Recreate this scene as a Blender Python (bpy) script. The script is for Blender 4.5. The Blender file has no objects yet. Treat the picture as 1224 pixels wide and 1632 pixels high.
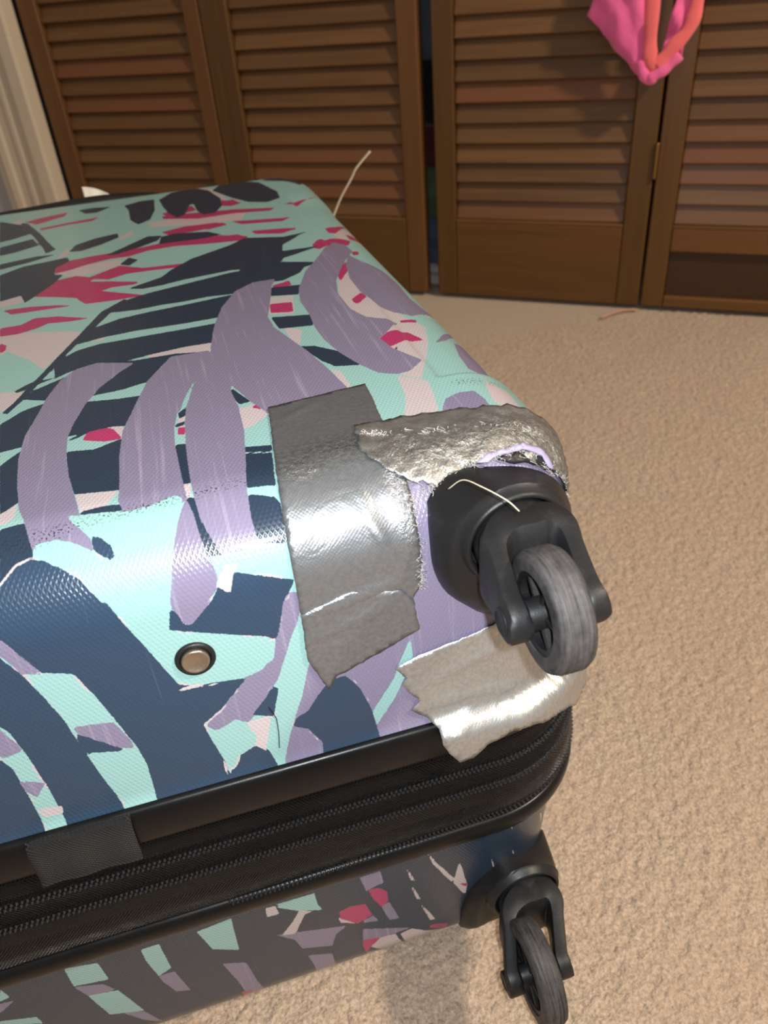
import bpy, bmesh, math, random
import numpy as np
from mathutils import Vector, Matrix, noise as mnoise, geometry as mgeo

sc = bpy.context.scene
COL = sc.collection
random.seed(7)
RNG = np.random.default_rng(7)

# ------------------------------------------------------------------ camera
CAM_R = np.array([[0.95841613, -0.21568324, 0.18686694],
                  [-0.27614255, -0.53572251, 0.79796408],
                  [-0.07199865, -0.81638357, -0.57300442]])     # right / down / forward in columns
CAM_H = 0.545
cam_d = bpy.data.cameras.new('camera')
cam = bpy.data.objects.new('camera', cam_d)
COL.objects.link(cam)
cam_d.sensor_fit = 'VERTICAL'
cam_d.sensor_height = 36.0
cam_d.sensor_width = 27.0
cam_d.lens = 1226.0 / 1632.0 * 36.0
cam_d.clip_start = 0.01
cam_d.dof.use_dof = True
cam_d.dof.focus_distance = 0.36
cam_d.dof.aperture_fstop = 14.0
m = Matrix.Identity(4)
for i in range(3):
    m[i][0] = CAM_R[i][0]
    m[i][1] = -CAM_R[i][1]
    m[i][2] = -CAM_R[i][2]
m[2][3] = CAM_H
cam.matrix_world = m
sc.camera = cam

# ------------------------------------------------------------------ light
sc.view_settings.view_transform = 'Standard'
sc.view_settings.look = 'None'
sc.view_settings.gamma = 1.0
sc.view_settings.use_curve_mapping = False
sc.view_settings.exposure = 0.0
w = bpy.data.worlds.new('room_light')
sc.world = w
w.use_nodes = True
w.node_tree.nodes['Background'].inputs[0].default_value = (1.0, 0.92, 0.82, 1)
w.node_tree.nodes['Background'].inputs[1].default_value = 0.32

def area_light(name, loc, target, size, power, col):
    d = bpy.data.lights.new(name, 'AREA')
    d.shape = 'DISK'
    d.size = size
    d.energy = power
    d.color = col
    o = bpy.data.objects.new(name, d)
    COL.objects.link(o)
    o.location = loc
    o.rotation_euler = (Vector(target) - Vector(loc)).to_track_quat('-Z', 'Y').to_euler()
    return o
# ceiling lamp of the room, up and behind to the right, and the phone's own flash beside its lens
area_light('ceiling_lamp', (1.60, -0.75, 2.20), (0.6, 0.6, 0.1), 0.22, 56.0, (1.0, 0.84, 0.64))
area_light('phone_flash', (0.012, -0.012, 0.565), (0.10, 0.45, 0.20), 0.010, 2.6, (0.92, 0.96, 1.0))
# ---- suitcase shell geometry: (U,V) metres on the unfolded shell -> 3D
REF = dict(x0=-0.262, x1=0.120, y0=0.282, y1=0.850, rc=0.017)
FR, PHI = 0.038, math.radians(86)
Z_TOP, Z_UP, Z_LO, Z_BOT = 0.379, 0.236, 0.150, 0.004
def smooth(a, b, x):
    t = np.clip((x - a) / (b - a), 0, 1)
    return t * t * (3 - 2 * t)
def plan_sdf(U, V):
    """distance from the reference rounded rectangle and its outward normal"""
    cx_, cy_ = (REF['x0'] + REF['x1']) / 2, (REF['y0'] + REF['y1']) / 2
    hx, hy, rc = (REF['x1'] - REF['x0']) / 2 - REF['rc'], (REF['y1'] - REF['y0']) / 2 - REF['rc'], REF['rc']
    px, py = U - cx_, V - cy_
    qx, qy = np.abs(px) - hx, np.abs(py) - hy
    sx, sy = np.where(px < 0, -1.0, 1.0), np.where(py < 0, -1.0, 1.0)
    mx, my = np.maximum(qx, 0), np.maximum(qy, 0)
    ln = np.hypot(mx, my)
    d = ln + np.minimum(np.maximum(qx, qy), 0) - rc
    s = np.where(ln > 1e-9, ln, 1)
    nx = np.where(ln > 1e-9, mx / s, np.where(qx > qy, 1.0, 0.0)) * sx
    ny = np.where(ln > 1e-9, my / s, np.where(qx > qy, 0.0, 1.0)) * sy
    return d, nx, ny
def profile(d):
    """arc length past the flat top -> outward offset, drop, tilt"""
    d = np.maximum(d, 0)
    th = np.minimum(d / FR, PHI)
    e = np.maximum(d - FR * PHI, 0)
    return FR * np.sin(th) + e * math.cos(PHI), FR * (1 - np.cos(th)) + e * math.sin(PHI), th
D_MAX = FR * PHI + ((Z_TOP - Z_UP) - FR * (1 - math.cos(PHI))) / math.sin(PHI)
W_OFF = float(profile(np.array(D_MAX))[0])            # wall foot, outward of the reference outline
D_LOW = FR * PHI + ((Z_LO - Z_BOT) - FR * (1 - math.cos(PHI))) / math.sin(PHI)
def relief(U, V):
    """shallow stepped band along the right-hand edge of the lid"""
    a = smooth(0.1105, 0.1145, U) * smooth(0.333, 0.337, V) * (1 - smooth(0.72, 0.78, V))
    return -0.0022 * a
def shell_point(U, V, off=0.0, low=False):
    U = np.asarray(U, float); V = np.asarray(V, float)
    d, nx, ny = plan_sdf(U, V)
    h, dz, th = profile(d)
    dd = np.maximum(d, 0)
    o = off + (0 if low else relief(U, V))
    dm = D_LOW if low else D_MAX
    h = h + 0.0035 * smooth(dm - 0.020, dm - 0.004, dd) ** 2      # the foot of the wall flares out to the trim
    k = h - dd + np.sin(th) * o
    X, Y = U + nx * k, V + ny * k
    zz = dz - np.cos(th) * o
    if low:
        return np.stack([X, Y, Z_BOT + zz], -1)
    return np.stack([X, Y, Z_TOP - zz], -1)
UPPER_STROKES = [
 (1,[(-89.4,620.6),(-74.7,627.7),(-56.1,633.1),(-42.2,631.7),(-38.8,620.2),(-50.7,611.4),(-65.5,604.6),(-73.6,603.3)]),
 (1,[(-115.0,503.7),(-96.9,498.8),(-73.0,489.1),(-48.0,472.8),(-53.3,463.7),(-68.1,469.7),(-78.6,448.5),(-83.9,434.0),(-92.7,451.7),(-107.6,473.1),(-110.6,465.4)]),
 (1,[(-90.9,659.1),(-86.1,683.7),(-81.8,688.4),(-83.5,668.4)]),
 (1,[(-144.6,810.5),(-133.2,820.0),(-128.4,802.4),(-141.1,797.7)]),
 (1,[(-27.5,428.4),(-6.8,430.1),(10.5,432.7),(7.0,416.5),(-9.8,423.4),(-26.3,424.4)]),
 (1,[(-44.0,695.9),(-32.3,718.1),(-31.0,703.7),(-41.2,692.0)]),
 (1,[(-122.9,571.5),(-109.3,579.6),(-105.9,564.1),(-121.5,559.0)]),
 (1,[(-104.3,411.7),(-94.0,408.8),(-89.9,398.7),(-98.9,389.1),(-101.5,386.9)]),
 (1,[(-90.5,292.9),(-84.2,293.1),(-84.0,282.4),(-88.9,277.9)]),
 (1,[(-18.1,737.1),(14.4,738.9),(47.2,736.4),(69.6,731.4),(61.6,702.4),(31.5,700.7),(-14.6,720.5)]),
 (1,[(34.2,860.0),(53.0,833.2),(57.8,783.2),(51.3,774.2),(43.6,830.5)]),
 (1,[(123.5,629.8),(146.5,652.3),(153.5,605.7),(153.5,603.7),(138.2,615.6),(126.0,603.5)]),
 (1,[(99.3,499.4),(108.1,513.5),(108.8,498.3),(106.8,463.8),(117.2,445.0),(123.1,421.2),(129.5,405.6),(122.6,381.3),(112.7,357.2),(103.4,335.1),(95.9,343.4),(97.3,376.1),(97.1,429.9),(93.1,465.8)]),
 (1,[(93.1,343.1),(105.5,330.9),(100.2,299.6),(83.0,297.8),(91.3,322.1)]),
 (1,[(132.0,323.1),(142.7,313.8),(139.2,296.6),(131.7,291.3),(127.0,298.7)]),
 (1,[(51.9,489.8),(66.6,487.4),(61.4,454.9),(47.1,459.8)]),
 (1,[(63.6,365.1),(68.0,360.7),(68.7,341.5),(65.6,339.8)]),
 (1,[(51.5,434.8),(60.6,426.0),(54.7,403.4),(52.2,413.4)]),
 (1,[(140.6,434.8),(144.7,434.8),(138.4,424.4)]),
 (1,[(-60.9,291.0),(-50.4,288.6),(-43.8,286.8),(-49.4,276.1),(-58.5,277.0)]),
 (1,[(-50.4,349.3),(-41.6,346.7),(-41.7,332.9),(-45.9,333.3),(-59.7,337.6)]),
 (1,[(12.5,339.6),(20.8,341.7),(25.6,328.6),(15.4,319.4),(12.2,319.6)]),
 (1,[(-17.7,281.8),(-14.8,280.6),(-15.2,272.1),(-17.2,272.3)]),
 (1,[(-15.1,346.6),(-12.4,344.1),(-14.0,332.2),(-15.9,333.1)]),
 (2,[(-91.2,636.9),(-86.0,649.8),(-60.0,655.0),(-42.2,655.0),(-24.1,658.6),(-3.7,664.7),(39.0,659.6),(58.8,644.7),(52.9,635.0),(25.8,640.1),(0.9,647.6),(-20.8,646.2),(-35.2,637.6),(-49.2,638.9),(-66.3,632.5),(-79.6,624.3),(-89.4,620.6)]),
 (2,[(-101.7,572.0),(-91.4,601.4),(-73.8,606.2),(-63.7,597.8),(-49.0,610.5),(-42.3,615.9),(-25.6,600.5),(4.6,596.0),(2.4,588.1),(-19.2,591.0),(-37.4,592.2),(-50.4,585.0),(-61.9,592.3),(-63.3,586.3),(-48.8,579.6),(-29.6,568.2),(-31.3,563.7),(-48.7,564.9),(-54.9,560.3),(-25.7,535.8),(-45.5,535.2),(-65.0,537.6),(-71.6,553.8),(-87.4,564.0)]),
 (2,[(-119.1,551.6),(-102.8,550.4),(-84.6,544.8),(-70.9,537.8),(-85.8,539.2),(-104.8,539.6),(-112.1,540.1)]),
 (2,[(-116.5,516.0),(-103.9,515.7),(-96.3,524.9),(-81.7,521.1),(-61.1,507.2),(-73.9,507.5),(-86.7,510.5),(-93.2,504.4),(-103.8,499.8),(-114.6,500.3)]),
 (2,[(-4.8,764.7),(23.7,780.1),(26.3,759.0),(0.7,749.3)]),
 (2,[(52.6,786.6),(69.4,762.4),(57.9,756.1),(49.7,763.3)]),
 (2,[(-5.3,753.0),(15.3,752.0),(58.4,742.3),(94.1,726.9),(88.4,717.5),(58.6,727.3),(25.7,726.5),(-3.7,743.1)]),
 (2,[(-7.8,697.7),(12.2,705.8),(39.7,703.2),(42.2,689.9),(18.4,684.3),(-2.6,685.2)]),
 (2,[(51.3,700.2),(94.2,686.3),(101.4,686.1),(92.4,675.6),(59.4,685.2)]),
 (2,[(65.5,659.0),(88.4,652.9),(100.2,647.4),(85.8,637.6),(71.1,644.9)]),
 (2,[(-127.9,807.5),(-116.2,816.0),(-91.4,824.4),(-92.8,809.8),(-116.3,791.4)]),
 (2,[(-112.9,773.6),(-89.2,781.0),(-60.7,785.9),(-66.6,775.0),(-90.8,772.2),(-110.3,766.1)]),
 (2,[(-113.2,487.8),(-109.2,483.2),(-108.9,472.9),(-111.3,471.1)]),
 (2,[(50.0,477.9),(63.5,475.0),(61.2,457.4),(48.3,462.1)]),
 (2,[(57.3,512.7),(69.6,517.7),(69.1,507.6),(57.3,507.1)]),
 (2,[(-59.7,338.8),(-57.6,346.3),(-51.4,349.0),(-45.8,343.6),(-41.9,332.5),(-50.1,333.3)]),
 (2,[(-16.2,332.4),(-13.2,331.9),(-13.9,324.9),(-16.9,326.2)]),
 (2,[(121.8,641.5),(132.5,647.9),(153.4,677.8),(126.6,623.8),(121.7,627.0)]),
 (2,[(136.2,625.5),(153.5,637.7),(153.5,605.7),(153.5,621.7),(136.5,609.5)]),
 (2,[(101.0,592.0),(107.4,603.6),(118.8,609.7),(135.0,603.9),(128.2,586.8),(114.1,589.0),(104.2,579.0),(101.1,583.0)]),
 (2,[(126.8,569.5),(132.8,571.9),(130.2,561.2),(125.0,558.8)]),
 (2,[(102.0,510.8),(108.1,529.0),(117.2,548.2),(110.7,518.2),(101.1,499.6)]),
 (2,[(99.7,462.3),(107.8,471.1),(109.3,462.5),(101.3,452.4),(99.5,454.9)]),
 (2,[(98.1,393.1),(106.1,401.4),(116.3,400.3),(121.5,385.6),(113.6,386.7),(106.6,383.0),(100.6,380.1)]),
 (2,[(117.5,419.1),(127.8,417.7),(126.3,413.2),(118.0,415.7)]),
 (2,[(31.0,700.7),(44.2,700.1),(47.5,690.6),(29.4,683.6)]),
 (2,[(104.1,734.5),(131.7,752.2),(149.5,782.6),(114.3,727.3)]),
 (2,[(62.9,658.9),(85.2,651.5),(97.8,643.9),(83.0,638.4),(65.6,648.0)]),
 (2,[(27.2,659.2),(51.8,654.6),(58.3,640.7),(38.1,644.5),(25.9,645.2)]),
 (2,[(52.8,779.1),(62.8,781.6),(67.8,763.6),(53.0,759.0)]),
 (2,[(83.5,300.2),(92.1,299.6),(99.6,297.9),(95.9,296.1),(83.7,296.1)]),
 (2,[(19.6,341.7),(22.3,340.0),(23.2,334.8),(20.2,337.5)]),
 (2,[(-95.9,339.3),(-94.8,336.6),(-95.4,334.4)]),
 (2,[(19.6,342.5),(22.1,338.5),(19.6,338.2)]),
 (3,[(-36.9,556.0),(-13.4,570.6),(-6.2,583.9),(10.4,605.2),(42.7,626.8),(55.5,640.8),(84.0,627.5),(95.5,622.9),(80.1,605.0),(72.9,563.8),(51.2,558.1),(35.0,561.2),(18.3,558.9),(1.9,556.7),(-14.3,551.9),(-26.9,550.7)]),
 (3,[(-52.7,515.4),(-38.7,531.7),(-24.1,538.9),(1.2,546.3),(17.6,551.0),(34.3,555.8),(71.5,555.6),(88.4,550.3),(79.6,531.0),(65.3,519.8),(55.4,521.4),(42.5,519.0),(31.9,509.5),(13.9,511.6),(-1.3,509.9),(-16.1,510.5),(-30.9,508.8),(-45.4,510.8)]),
 (3,[(-59.9,486.7),(-42.5,497.0),(-23.8,500.7),(-1.8,503.1),(30.2,507.9),(25.4,480.1),(19.9,469.8),(-4.1,469.2),(-31.7,470.7),(-52.0,468.9),(-66.5,464.5),(-71.7,462.5)]),
 (3,[(-78.7,439.9),(-67.4,453.8),(-54.5,458.6),(-31.9,459.0),(-4.8,459.4),(17.5,460.5),(11.6,430.3),(-6.7,431.2),(-27.5,428.4),(-37.7,425.7),(-55.2,427.9),(-69.8,424.2),(-76.7,417.8)]),
 (3,[(-92.0,398.1),(-86.5,407.1),(-70.7,418.2),(-55.2,428.9),(-33.9,423.9),(-12.4,423.3),(5.2,418.3),(-14.2,392.1),(-28.6,391.1),(-45.1,389.8),(-58.9,385.9),(-68.2,390.1),(-79.6,391.0)]),
 (3,[(-99.7,372.1),(-90.1,383.4),(-79.4,388.2),(-59.8,379.4),(-43.9,377.1),(-28.0,374.8),(-32.2,342.6),(-47.1,347.2),(-66.0,345.3),(-84.4,344.0),(-96.3,342.3)]),
 (3,[(-100.2,385.2),(-95.7,395.5),(-82.6,433.4),(-69.5,471.6),(-54.1,516.2),(-39.4,534.5),(-37.7,528.8),(-49.7,508.5),(-71.3,455.0),(-81.4,425.7),(-90.5,399.6),(-97.7,383.1)]),
 (3,[(-97.2,409.9),(-89.8,417.7),(-76.8,419.5),(-88.1,412.4),(-95.3,407.6)]),
 (3,[(-152.3,824.5),(-130.0,797.1),(-117.7,759.6),(-132.0,748.0),(-142.8,742.6)]),
 (3,[(-140.7,724.7),(-115.8,738.4),(-108.5,713.4),(-127.1,700.2),(-137.5,697.0)]),
 (3,[(-134.4,670.4),(-107.2,678.4),(-92.8,675.7),(-112.9,662.9),(-132.6,654.7)]),
 (3,[(-130.8,639.0),(-115.5,653.4),(-83.1,661.4),(-80.5,650.0),(-90.3,636.4),(-90.0,618.0),(-83.7,614.6),(-89.3,594.7),(-105.5,560.5),(-109.7,578.8),(-123.0,572.5)]),
 (3,[(-131.5,807.0),(-125.2,800.4),(-111.1,755.7),(-99.0,709.4),(-93.4,691.5),(-100.5,683.6),(-104.7,703.8),(-114.4,743.9),(-127.9,786.2)]),
 (3,[(-37.5,819.8),(-21.9,830.5),(-9.0,829.4),(-10.3,782.5),(-15.7,748.8),(-26.1,736.0),(-32.8,757.6),(-33.8,797.5)]),
 (3,[(-4.3,824.2),(8.2,848.8),(30.1,860.0),(44.3,838.0),(52.3,794.1),(50.5,762.8),(41.2,738.4),(30.9,739.4),(27.2,756.6),(26.4,786.4),(21.9,784.3),(15.2,749.3),(8.4,740.8),(1.5,763.6),(-2.3,795.0)]),
 (3,[(48.4,832.9),(60.3,860.0),(78.3,860.0),(96.5,843.3),(106.8,789.9),(105.2,762.2),(91.7,751.8),(75.9,762.1),(63.8,787.6)]),
 (3,[(100.0,849.2),(112.5,858.0),(130.7,847.9),(142.9,839.9),(134.2,817.1),(121.1,831.6)]),
 (3,[(-82.2,678.0),(-77.6,696.9),(-61.1,709.9),(-44.0,715.4),(-43.0,701.5),(-58.8,684.5),(-73.0,674.8)]),
 (3,[(-52.8,650.9),(-34.8,672.0),(-19.5,690.6),(-8.3,686.2),(-12.6,672.1),(-27.7,659.2),(-45.7,648.9)]),
 (3,[(-11.3,660.4),(-8.4,682.5),(3.2,687.1),(29.3,676.9),(39.2,661.7),(23.8,658.1),(1.6,660.1)]),
 (3,[(-80.9,827.6),(-68.0,829.4),(-50.5,823.2),(-63.2,806.5),(-73.8,808.4)]),
 (3,[(-42.3,619.0),(-35.3,634.3),(-28.5,624.0),(-35.5,612.2)]),
 (3,[(42.8,614.5),(74.5,624.6),(106.1,632.1),(83.3,616.2),(68.5,599.6)]),
 (3,[(49.8,592.1),(78.5,588.7),(106.0,587.6),(81.7,574.0),(65.1,566.2),(97.5,548.0),(80.9,539.7),(60.9,540.6),(37.4,539.9)]),
 (3,[(55.8,509.0),(75.2,505.5),(70.1,487.2),(53.2,492.8)]),
 (3,[(47.0,454.2),(71.4,447.5),(68.4,429.9),(48.6,433.7)]),
 (3,[(54.5,402.4),(62.6,399.2),(76.1,382.5),(80.5,363.8),(67.0,368.0),(62.2,377.4)]),
 (3,[(12.2,364.2),(19.4,345.6),(14.2,344.9),(10.7,357.0)]),
 (3,[(-66.6,330.3),(-54.2,327.2),(-41.7,332.9),(-41.8,315.3),(-42.4,287.2),(-51.4,289.0),(-61.3,291.2),(-64.4,306.0)]),
 (3,[(-94.7,329.0),(-86.8,340.0),(-85.5,331.6),(-84.8,308.5),(-83.0,294.4),(-89.9,287.0)]),
 (3,[(-88.8,276.4),(-79.6,277.3),(-76.6,264.7),(-75.4,259.3),(-84.4,255.8),(-90.0,251.6),(-88.8,262.7)]),
 (3,[(-58.5,277.0),(-49.4,277.6),(-41.6,276.0),(-41.6,272.7),(-50.4,274.1),(-58.7,275.3)]),
 (3,[(-66.3,345.2),(-64.9,360.7),(-60.1,380.7),(-46.1,377.3),(-31.0,375.6),(-34.8,357.9),(-37.3,346.1),(-51.5,349.8),(-60.0,346.6)]),
 (3,[(-66.4,341.7),(-57.9,347.1),(-58.2,344.8),(-65.1,340.6)]),
 (3,[(-18.8,316.6),(-13.4,315.4),(-13.4,281.0),(-18.2,281.6),(-19.3,299.4)]),
 (3,[(-17.6,273.0),(-13.4,270.8),(-12.8,261.2),(-10.5,251.6),(-7.3,245.0),(-14.7,245.4),(-16.0,252.9),(-16.7,262.1)]),
 (3,[(9.1,296.0),(20.9,292.0),(18.4,268.3),(7.0,270.9)]),
 (3,[(6.4,267.5),(16.7,263.9),(18.6,259.9),(17.5,243.8),(6.1,246.4),(5.6,256.8)]),
 (3,[(10.4,301.9),(21.9,298.8),(21.3,293.8),(10.3,297.6)]),
 (3,[(-15.2,347.9),(-11.0,353.2),(-12.1,344.0),(-15.1,342.0)]),
 (3,[(-17.4,336.2),(-12.9,337.9),(-13.6,334.5),(-17.5,333.7)]),
 (3,[(-58.0,388.3),(-46.2,397.4),(-26.7,397.7),(-25.0,393.2),(-41.4,387.6),(-55.6,386.7)]),
 (3,[(11.3,363.6),(19.1,346.0),(13.4,346.7),(11.1,356.6)]),
 (3,[(102.5,376.6),(104.4,378.3),(102.3,374.4)]),
 (4,[(-35.2,420.5),(-42.7,411.6),(-53.3,395.0),(-59.8,378.0),(-64.5,359.2),(-66.8,344.2),(-66.4,325.7),(-64.5,308.1),(-61.9,293.3),(-58.6,274.9),(-55.7,263.5),(-54.7,257.2),(-61.0,256.3),(-76.2,259.3),(-79.0,274.6),(-82.7,288.9),(-85.3,308.7),(-87.1,332.3),(-86.2,353.8),(-83.2,371.4),(-79.7,392.5),(-74.1,413.5),(-66.2,425.8),(-55.2,429.9)]),
 (4,[(-15.1,420.1),(5.3,419.7),(8.4,408.9),(6.9,396.4),(-6.8,378.2),(-11.3,364.5),(-14.5,349.9),(-16.0,349.6),(-18.4,332.9),(-19.0,314.5),(-17.9,286.7),(-17.1,271.3),(-20.3,270.0),(-31.4,270.6),(-41.5,271.0),(-43.6,278.6),(-42.9,289.3),(-43.1,315.9),(-41.7,338.2),(-40.7,343.9),(-35.0,366.9),(-28.6,392.6)]),
 (4,[(7.3,400.5),(12.2,368.0),(11.5,362.1),(12.8,342.1),(12.2,317.2),(9.5,291.5),(7.0,269.9),(6.0,256.7),(6.7,246.7),(-1.8,244.8),(-8.1,245.5),(-10.5,251.6),(-13.3,261.3),(-14.2,273.4),(-14.4,287.3),(-14.1,312.4),(-13.0,335.5),(-11.3,352.8),(-10.9,353.5),(-5.7,377.6)]),
 (4,[(-21.3,263.3),(-17.3,271.6),(-15.8,263.0),(-14.8,253.6),(-13.7,245.7),(-12.3,241.5),(-11.3,236.4),(-13.7,230.9),(-20.1,224.8),(-27.2,218.3),(-29.7,219.6),(-31.1,225.8),(-31.7,230.4),(-29.6,240.9),(-25.2,254.1)]),
 (4,[(61.2,525.8),(56.4,512.1),(50.8,482.6),(45.0,456.2),(45.9,437.6),(52.2,413.4),(58.0,391.1),(63.3,363.6),(67.1,337.6),(45.9,314.0),(25.7,329.8),(19.4,345.6),(12.3,370.5),(8.0,392.9),(7.5,423.0),(13.2,458.3),(21.1,487.8),(32.4,513.6),(46.2,526.2)]),
 (4,[(118.2,598.2),(126.3,588.0),(127.5,569.7),(117.1,551.7),(105.8,520.9),(98.4,501.0),(93.8,475.8),(94.6,445.2),(99.8,428.5),(115.2,415.8),(104.3,400.2),(98.4,394.1),(100.8,378.1),(105.8,366.4),(110.7,356.1),(100.8,346.1),(93.8,345.4),(85.8,350.7),(79.8,363.8),(73.5,383.7),(69.7,404.9),(68.3,426.5),(69.7,448.4),(68.9,473.2),(72.5,497.9),(84.2,532.8),(97.7,557.9),(108.4,580.2)]),
 (4,[(121.5,561.1),(126.9,543.2),(139.0,527.8),(143.8,503.4),(140.5,465.8),(145.3,451.1),(153.9,443.5),(127.6,424.5),(118.7,433.6),(112.0,449.4),(108.2,472.5),(108.3,501.5),(114.0,536.5)]),
 (4,[(127.0,379.9),(138.5,397.3),(154.1,415.4),(154.1,409.4),(135.8,386.4)]),
 (4,[(142.0,386.8),(154.1,393.4),(154.3,373.3),(144.0,333.9),(139.7,337.8),(132.9,344.3),(135.3,363.1)]),
 (4,[(101.0,297.3),(106.8,309.2),(114.6,313.0),(122.0,311.9),(123.5,302.6),(123.0,290.8),(109.2,288.9)]),
 (4,[(12.0,222.9),(20.9,220.2),(18.2,213.4),(15.2,206.4),(9.6,194.7),(2.7,178.7),(-8.6,163.5),(-14.0,158.3),(-18.8,161.6),(-28.1,158.6),(-31.8,162.7),(-23.6,170.4),(-10.2,184.6),(2.5,190.1),(4.5,199.1),(8.3,205.9)]),
 (4,[(17.4,182.5),(28.6,173.6),(44.8,176.7),(61.6,184.7),(58.3,208.1),(59.7,223.9),(61.5,237.8),(64.2,250.3),(67.9,263.5),(80.2,262.4),(92.6,261.3),(105.3,260.2),(119.4,260.5),(137.1,264.5),(166.8,282.8),(171.2,268.4),(187.1,260.6),(203.0,252.7),(202.8,228.8),(177.9,195.6),(163.1,171.9),(107.9,153.0),(89.7,152.7),(74.6,152.5),(66.5,138.6),(71.5,121.0),(43.9,121.7),(28.2,124.2),(12.9,126.4),(-2.2,128.5),(3.3,145.2),(11.7,165.6)]),
 (5,[(-63.5,276.2),(-53.2,273.2),(-41.4,271.6),(-31.3,271.8),(-25.5,273.8),(-21.1,275.1),(-18.9,272.1),(-21.0,265.4),(-24.6,254.9),(-28.6,242.5),(-33.0,226.4),(-32.5,227.4),(-35.2,218.1),(-15.7,209.9),(-1.3,205.0),(5.2,200.2),(2.7,190.0),(-10.3,184.3),(-22.6,185.7),(-30.6,187.4),(-37.9,191.3),(-43.0,203.9),(-47.5,217.2),(-51.9,229.6),(-55.3,237.9),(-56.4,236.5),(-61.8,247.2),(-69.1,254.5),(-77.1,259.5),(-76.2,264.8),(-67.9,265.2),(-60.4,261.2),(-55.6,257.2),(-52.5,254.7),(-54.2,261.0),(-61.3,271.6)]),
 (5,[(-12.5,242.6),(-3.4,241.6),(17.1,237.7),(24.0,235.8),(14.0,228.9),(11.0,218.2),(-7.5,226.7),(-13.0,232.6),(-11.3,236.4)]),
 (5,[(-92.3,214.4),(-76.0,206.8),(-73.3,199.6),(-66.9,179.2),(-82.5,181.1),(-83.0,189.4),(-87.8,202.1)]),
 (5,[(-81.4,165.6),(-63.5,161.8),(-62.0,146.9),(-61.2,127.1),(-75.2,124.5),(-75.8,134.8),(-78.0,150.3)]),
 (5,[(-112.9,173.7),(-104.4,176.2),(-101.5,153.8),(-100.8,135.8),(-100.1,124.6),(-109.8,124.6),(-109.0,136.1),(-108.6,150.5),(-110.8,165.4)]),
 (5,[(-31.1,155.8),(-18.8,161.9),(-14.3,156.4),(-11.8,147.6),(-13.6,141.9),(-20.7,139.9),(-25.6,132.4),(-28.3,141.3),(-29.9,149.9)]),
 (5,[(15.8,205.5),(17.2,190.0),(17.1,182.6),(9.0,164.9),(2.1,145.7),(-3.2,128.8),(-11.1,128.3),(-4.6,151.9),(-0.3,171.6),(6.6,186.1)]),
 (5,[(63.4,181.6),(63.4,169.6),(53.1,149.0),(43.4,135.3),(41.8,143.8),(54.2,161.3),(59.3,173.6)]),
 (5,[(7.4,270.6),(18.0,269.0),(18.0,263.1),(12.3,266.0),(6.7,267.8)]),
 (5,[(-3.7,208.6),(1.6,204.6),(3.8,197.6),(1.7,191.0),(-2.9,186.0),(-8.1,184.5)]),
 (6,[(-92.9,249.6),(-89.1,251.9),(-83.3,257.4),(-78.0,259.2),(-73.9,257.7),(-67.7,252.9),(-61.8,246.9),(-56.3,236.6),(-54.7,236.7),(-48.7,220.1),(-43.0,203.9),(-38.2,190.0),(-34.0,171.3),(-31.3,153.6),(-28.6,139.8),(-27.8,130.2),(-28.6,118.8),(-45.3,120.9),(-61.7,122.7),(-61.4,128.3),(-60.3,149.4),(-61.7,160.8),(-65.6,177.2),(-70.5,195.9),(-74.7,208.1),(-85.5,212.4),(-91.7,224.6),(-96.2,232.8),(-92.8,246.2)]),
 (6,[(-98.5,225.6),(-97.4,223.4),(-93.1,214.4),(-88.5,199.6),(-85.0,185.9),(-82.9,169.2),(-80.4,152.8),(-77.3,137.1),(-75.7,124.7),(-88.1,124.4),(-100.4,124.2),(-100.8,135.8),(-101.5,153.8),(-103.5,172.9),(-105.8,186.7),(-109.2,193.6),(-103.7,210.0)]),
 (6,[(-115.0,176.0),(-113.8,174.0),(-111.2,167.1),(-110.4,151.3),(-109.9,136.5),(-110.2,123.8),(-132.4,122.8),(-127.4,138.9),(-121.1,157.9)]),
 (6,[(-82.5,177.8),(-68.2,163.7),(-67.6,161.3),(-81.5,165.3)]),
 (6,[(-38.7,189.9),(-32.8,186.5),(-10.4,183.5),(-23.6,170.4),(-32.3,164.4),(-35.4,174.8)]),
 (6,[(-0.3,174.9),(2.0,173.1),(-2.7,157.9),(-11.3,161.9),(-4.3,169.4)]),
 (6,[(-27.2,131.3),(-22.9,134.2),(-20.7,139.9),(-13.4,142.9),(-8.5,138.6),(-6.0,127.4),(-4.0,123.4),(-29.1,122.3)]),
 (6,[(32.1,170.2),(37.7,160.3),(41.6,145.8),(43.6,127.5),(43.6,121.8),(29.5,122.4),(15.5,122.9),(16.6,134.0),(11.3,144.6),(4.9,148.9),(7.2,153.0),(12.9,155.4),(19.4,164.1),(25.4,169.9)]),
 (6,[(-55.6,264.0),(-51.5,261.6),(-48.5,257.8),(-47.8,253.6),(-49.3,252.1),(-54.7,257.2)]),
 (6,[(-32.5,227.7),(-30.2,225.2),(-28.6,218.5),(-25.9,218.3),(-16.2,226.9),(-8.0,237.8),(4.5,232.9),(17.4,227.5),(11.3,218.0),(5.7,199.8),(1.5,203.1),(-15.7,209.9),(-34.8,217.9)]),
 (7,[(-96.3,232.3),(-94.8,231.7),(-91.6,224.9),(-85.6,211.6),(-92.4,214.0),(-96.9,224.9),(-98.1,226.7)]),
 (7,[(-83.0,181.2),(-67.4,178.2),(-63.5,166.0),(-63.0,161.0),(-68.3,163.4),(-81.8,176.7)]),
 (7,[(-109.2,190.6),(-105.8,181.0),(-104.3,175.8),(-111.8,174.4),(-113.9,176.7)]),
 (7,[(-110.7,159.5),(-102.0,154.8),(-107.4,148.1),(-110.0,152.4)]),
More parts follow.
